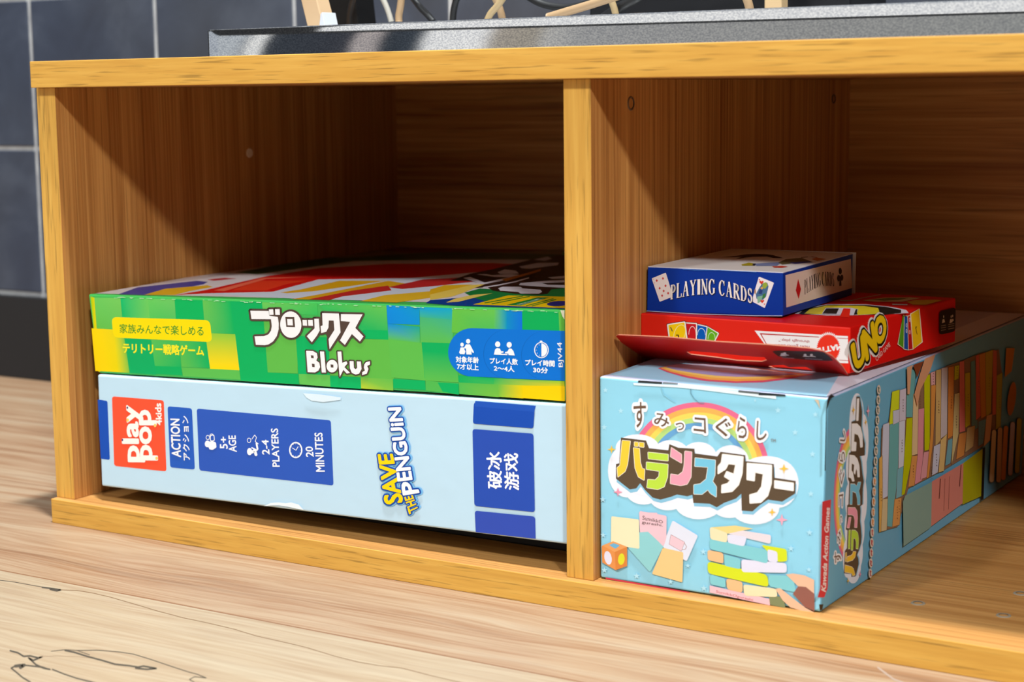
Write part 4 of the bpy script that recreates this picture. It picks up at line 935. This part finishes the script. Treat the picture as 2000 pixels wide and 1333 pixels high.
for (x, y) in ((700, 735), (740, 722), (1060, 745), (1160, 745)): A.ell(x, y, 24, 14, (220, 200, 205)); A.poly([(x-40, y+28), (x-10, y+8), (x+60, y+26), (x+70, y+36)], (220, 200, 205))
A.line([(700, 790), (890, 800)], 12, (150, 120, 130), cap=False); A.line([(1060, 805), (1330, 820)], 12, (150, 120, 130), cap=False)
A.line([(-1750, 452), (0, 565), (900, 625), (1180, 655)], 4, (250, 130, 100), cap=False)
tag(P.build('hang_tab', [M_PRINT], uno, weld=False), 'red cardboard hang tab with long slot')

# ------------------------------------------------------------------ blue playing card box
cz = fTR.z
c_fr = Vector((.0866, .0615, 0)); c_fl = Vector((.0166, .0545, 0))
fp = Plane(c_fl, c_fr, c_fl+Vector((0, 0, 1)))
fBL, fBR, fTR_, fTL_ = fp.at(1263.5, 609), fp.at(1529.5, 618), fp.at(1529.5, 532), fp.at(1265, 520.5)
for v in (fBL, fTL_): v.x = max(v.x, .0162)
sidep = Plane(fBR, fTR_, Vector((.0845, .161, fBR.z)))
kBR, kTR = sidep.at(1664, 577), sidep.at(1666, 495)
kBL = kBR+(fBL-fBR); kTL = kTR+(fTL_-fTR_)
for v in (kBL, kTL): v.x = max(v.x, .0162)
pc = empty('playing_card_box', (.05, .11, fBL.z))
tag(pc, 'small dark blue playing card box with white top, topmost of the right stack', 'card box')
P = Part(); NB = (0, 50, 150)
P.hexa([fBL, fBR, kBR, kBL, fTL_, fTR_, kTR, kTL], bev=.0004, seg=2, colours=lambda n, c: (226, 218, 214) if n.z > .7 else ((200, 200, 214) if n.z > .3 else NB))
A = Art(P, fp)
A.zoom(1250, 480, 8.33)
A.rrect([(190, 535), (420, 440), (540, 830), (320, 915)], 14, (240, 228, 224))
for (x, y) in ((273, 570), (374, 535), (416, 655), (320, 695), (386, 738), (458, 775), (360, 815)): A.poly([(x, y-24), (x+18, y), (x, y+24), (x-18, y)], (206, 60, 60))
A.line([(208, 550), (222, 545)], 8, (206, 60, 60)); A.line([(230, 600), (240, 612)], 7, (206, 60, 60))
A.zoom(1440, 480, 8)
A.rrect([(338, 485), (575, 580), (430, 978), (225, 870)], 18, (240, 232, 234))
A.poly([(390, 590), (470, 580), (490, 640), (450, 800), (400, 850), (300, 830), (290, 760), (350, 650)], (70, 110, 150)); A.poly([(400, 590), (450, 570), (480, 620), (430, 680), (390, 640)], (150, 170, 60)); A.poly([(310, 800), (400, 780), (370, 880), (320, 900)], (130, 180, 150)); A.poly([(350, 680), (400, 700), (380, 760), (330, 750)], (40, 60, 120)); A.poly([(400, 760), (450, 740), (430, 820), (390, 830)], (60, 120, 60)); A.ell(385, 665, 22, 18, (206, 160, 90)); A.ell(280, 720, 14, 40, (180, 140, 110))
def heart(x, y, s, c=(216, 60, 40)): A.poly([(x, y+s), (x-s, y-s*.1), (x-s*.8, y-s*.7), (x-s*.3, y-s*.8), (x, y-s*.3), (x+s*.4, y-s*.8), (x+s, y-s*.5), (x+s, y)], c)
heart(378, 575, 34); heart(345, 535, 12); heart(390, 870, 30); heart(425, 915, 12)
A.zoom(1250, 480, 8.33)
base = lambda u: (500+1340*u, 880-150*math.sin(math.pi*u*.86+.15)+u*165+0)
def base(u): return (495+1350*u, 880-92*math.sin(math.pi*min(1, u*1.06))+80*u*u-26*u)
def top_(u): return (500+1340*u, 645-112*math.sin(math.pi*min(1, u*1.05))+60*u*u-10*u)
serif(A, 'PLAYING CARDS', lambda u: (base(u)[0]+10, base(u)[1]+12), lambda u: (top_(u)[0]+10, top_(u)[1]+12), (8, 20, 60))
serif(A, 'PLAYING CARDS', base, top_, (246, 236, 230))
A.line([(700, 385), (900, 398), (1300, 400), (1900, 432)], 7, (70, 130, 210), cap=False); A.line([(110, 1062), (900, 1110), (1900, 1140), (2320, 1142)], 10, (190, 200, 226), cap=False)
A = Art(P, sidep)
A.zoom(1440, 480, 8)
A.poly([(752, 462), (1775, 208), (1795, 662), (765, 968)], (232, 206, 190))
A.poly([(950, 520), (995, 680), (958, 838), (912, 700)], (196, 24, 30))
serif(A, 'PLAYING CARDS', lambda u: (1050+465*u, 770-130*u-62*math.sin(math.pi*u)), lambda u: (1045+460*u, 540-115*u-62*math.sin(math.pi*u)), (60, 40, 36))
A.ell(1603, 400, 24, 50, (40, 24, 22)); A.ell(1580, 510, 24, 50, (40, 24, 22)); A.ell(1628, 500, 22, 48, (40, 24, 22)); A.poly([(1598, 480), (1612, 480), (1622, 625), (1590, 632)], (40, 24, 22))
# top print: big spade, crowns
A = Art(P, Plane(fTL_, fTR_, kTR), lift=.00012)
A.poly([(0, 0)]*0 or [(-60, 185), (40, 160), (160, 135), (300, 132), (420, 138), (560, 158), (700, 198), (560, 195), (470, 170), (300, 185), (100, 200)], (30, 22, 26)) if False else None
A.zoom(1440, 480, 8)
A.poly([(-240, 185), (0, 160), (140, 138), (300, 132), (440, 136), (560, 152), (720, 198), (560, 196), (460, 172), (260, 176), (140, 186), (40, 208), (-20, 204), (80, 180)], (30, 22, 26))
A.poly([(60, 300), (180, 270), (270, 285), (260, 318), (80, 316)], (170, 150, 30)); A.poly([(270, 285), (520, 270), (700, 260), (620, 320), (300, 322)], (120, 130, 170)); A.poly([(240, 285), (290, 282), (280, 318), (240, 316)], (30, 34, 50))
A.poly([(540, 330), (700, 320), (790, 335), (700, 350), (580, 348)], (196, 60, 40)); A.poly([(640, 270), (760, 215), (1000, 195), (1130, 240), (1000, 262), (700, 300)], (104, 96, 60)); A.poly([(800, 270), (1130, 245), (1180, 262), (900, 290)], (60, 60, 120)); A.poly([(1160, 215), (1240, 190), (1390, 215), (1250, 245)], (190, 110, 50))
A.line([(1000, 190), (1100, 180)], 8, (90, 50, 30)); A.line([(1160, 178), (1240, 190)], 8, (150, 40, 30))
P.build('box_body', [M_PRINT], pc, weld=False)
P = Part(); A0 = kBR+Vector((.0004, .0006, .002)); 
P.hexa([kBL+Vector((0, .0004, 0)), kBR+Vector((.0014, .0004, .001)), kBR+Vector((.0014, .0010, .001)), kBL+Vector((0, .001, 0)), kTL+Vector((0, .0004, 0)), kTR+Vector((.0014, .0004, .0004)), kTR+Vector((.0014, .001, .0004)), kTL+Vector((0, .001, 0))], bev=0, colour=(214, 206, 196))
tag(P.build('end_flap', [M_MATTE], pc), 'unprinted white end flap')

# ------------------------------------------------------------------ steel slab on the shelf top
def steel(t, b):
    b.inputs['Metallic'].default_value = 1
    n = noise(t, mapping(t, (90, 90, 500)), 1, 4, .7); n2 = noise(t, mapping(t, (1, 1, 1)), 900, 2, .6)
    t.links.new(cramp(t, noise(t, mapping(t, (900, 900, 1500)), 1, 2, .6), [(.35, (188, 190, 194)), (.65, (238, 238, 236))]), b.inputs['Base Color'])
    r = t.nodes.new('ShaderNodeMapRange'); r.inputs[3].default_value = .02; r.inputs[4].default_value = .035; t.links.new(n, r.inputs[0]); t.links.new(r.outputs[0], b.inputs['Roughness'])
    bump(t, b, n2, .003, .0001)
M_STEEL = mat('brushed_steel', steel)
ZS = H+TT; SYF = .028
pf = PY(SYF); xl = pf.at(397, 70).x; zt = .5*(pf.at(470, 51).z+pf.at(1900, 5).z)
bm = bmesh.new()
r_ = .012; pts = []
for (cx, cy, a0) in ((xl+r_, SYF+r_, 180), (.42, SYF+.0, 270), (.42, .30, 0), (xl+r_, .30-r_, 90)):
    if cx > .3: pts.append((cx, cy)); continue
    for k in range(25): a = math.radians(a0+k*90/24); pts.append((cx+r_*math.cos(a), (SYF+.004 if a0 == 180 else .296)+.004*math.sin(a)))
vs = [bm.verts.new((x, y, ZS+.0002)) for x, y in pts]; f = bm.faces.new(vs)
ex = bmesh.ops.extrude_face_region(bm, geom=[f]); bmesh.ops.translate(bm, verts=[v for v in ex['geom'] if isinstance(v, bmesh.types.BMVert)], vec=(0, 0, zt-ZS-.0002))
bmesh.ops.recalc_face_normals(bm, faces=bm.faces)
te = [e for e in bm.edges if all(v.co.z > zt-.0001 for v in e.verts)]
bmesh.ops.bevel(bm, geom=te, offset=.0011, segments=5, profile=.5, affect='EDGES')
me = bpy.data.meshes.new('steel_slab'); bm.to_mesh(me); bm.free(); me.materials.append(M_STEEL)
for p_ in me.polygons: p_.use_smooth = True
me.set_sharp_from_angle(angle=math.radians(14))
slab = bpy.data.objects.new('steel_slab', me); col.objects.link(slab)
tag(slab, 'long brushed steel slab with rounded corner lying on the shelf top', 'metal slab')

# ------------------------------------------------------------------ things behind on the slab: stand leg, black boxes, cables
ST = zt
def quadbar(q, y, th, colr, name, lab, cat, mtl=M_PLAIN, extra=None):
    pl = PY(y); c = [pl.at(*p_) for p_ in q]          # bottom-left, bottom-right, top-right, top-left
    c[0].z = c[1].z = ST+.0001
    P = Part(); b = Vector((0, th, 0)); P.hexa([c[0], c[1], c[1]+b, c[0]+b, c[3], c[2], c[2]+b, c[3]+b], bev=.0006, colour=colr)
    if extra:
        e = empty(name, (c[0]+c[1])/2); tag(e, lab, cat); P.build('leg_bar', [mtl], e); extra(e, c, b); return e
    o = P.build(name, [mtl]); tag(o, lab, cat); return o
def foot(e, c, b):
    P = Part(); d = Vector((.0008, -.0008, 0))
    P.hexa([c[1]-Vector((.004, .0008, 0)), c[1]+Vector((.0015, -.0008, 0)), c[1]+b+Vector((.0015, 0, 0)), c[1]+b-Vector((.004, 0, 0)), c[1]+Vector((-.0024, -.0008, .010)), c[1]+Vector((-.0010, -.0008, .011)), c[1]+b+Vector((-.001, 0, .011)), c[1]+b+Vector((-.0024, 0, .010))], bev=.0003, colour=(190, 192, 198))
    tag(P.build('metal_clip', [M_PLAIN], e), 'silver metal clip')
quadbar([(602, 44), (634, 42), (608, -40), (578, -40)], .10, .012, (190, 158, 122), 'stand_leg', 'tan slanted stand leg with metal clip behind the steel slab', 'stand', extra=foot)
quadbar([(632, 43), (702, 39), (688, -60), (622, -60)], .20, .02, (14, 13, 13), 'cable_box', 'black box behind the tan slanted leg', 'box', M_DARK)
P = Part(); pl = PY(.235)
def blackbox(x0, x1, y, d, h, name, lab, c=(20, 20, 24)):
    P = Part(); a = PY(y).at(x0, 20).x; b = PY(y).at(x1, 20).x; P.box(a, b, y, y+d, ST+.0001, ST+h, bev=.002, colour=c); o = P.build(name, [M_DARK]); tag(o, lab, 'box'); return o
blackbox(1150, 1660, .215, .06, .07, 'power_adapter', 'wide black adapter box standing behind the right half of the steel slab')
def cable(pxs, y, r, c, name, lab):
    pl = PY(y); pts = [pl.at(*p_) for p_ in pxs]
    # rest the visible lower end on the slab, carry the upper end on out of frame and back down
    pts[0].z = max(pts[0].z, ST+r+.0004) if pts[0].z > ST else ST+r+.0004
    e = pts[-1]; d = (pts[-1]-pts[-2]).normalized()
    for k in range(1, 13):
        t = k/12; a = math.pi*t
        side = 1 if d.x >= 0 else -1
        pts.append(Vector((e.x+side*(.03*(1-math.cos(a))), e.y+.02*t, max(ST+r+.0004, e.z+.02*math.sin(a)-(e.z-ST-r)*t*t))))
    S = []
    for i in range(len(pts)-1):
        p0 = pts[max(i-1, 0)]; p1 = pts[i]; p2 = pts[i+1]; p3 = pts[min(i+2, len(pts)-1)]
        for k in range(6):
            t = k/6; S.append(.5*((2*p1)+(p2-p0)*t+(2*p0-5*p1+4*p2-p3)*t*t+(3*p1-p0-3*p2+p3)*t**3))
    S.append(pts[-1])
    for v in S: v.z = max(v.z, ST+r+.0003)
    P = Part(); P.tube(S, r, 12, c); o = P.build(name, [M_PLAIN]); tag(o, lab, 'cable', 'cables behind the steel slab'); return o
cable([(764, 42), (762, 34), (756, 16), (747, -4), (736, -22)], .165, .0017, (158, 152, 142), 'power_cable', 'greyish beige cable curving up behind the slab, leftmost of the cables')
cable([(779, 42), (779, 30), (782, 14), (784, -4), (785, -24)], .158, .0022, (160, 130, 96), 'power_cable', 'tan upright cable just right of the greyish beige cable')
cable([(846, 42), (836, 30), (822, 16), (808, -2), (796, -20)], .17, .0020, (18, 18, 20), 'power_cable', 'black cable slanting down between the tan cables')
cable([(950, 44), (958, 27), (972, 11), (984, -6), (994, -22)], .15, .0020, (164, 140, 102), 'power_cable', 'tan cable rising steeply to the right, middle of the slab')
cable([(1070, 34), (1110, 22), (1150, 10), (1190, -3), (1240, -20)], .14, .0024, (160, 130, 96), 'power_cable', 'thick tan cable lying at a low slant, rightmost of the tan cables')
cable([(1180, 34), (1200, 20), (1225, 6), (1250, -8)], .175, .0028, (16, 16, 18), 'power_cable', 'thick black cable behind the low slanting tan cable')
cable([(1010, -24), (1050, 4), (1090, 14), (1130, 12), (1180, -6)][::-1], .19, .0022, (12, 12, 14), 'power_cable', 'black cable sagging above the thick tan cable')
P = Part(); pl = PY(.19); a = pl.at(1492, 12); b_ = pl.at(1526, 12); P.box(a.x, b_.x, .19, .20, ST+.0001, ST+.05, bev=.001, colour=(186, 156, 116)); o = P.build('wooden_peg', [M_PLAIN]); tag(o, 'short tan wooden block in front of the black adapter box', 'block')
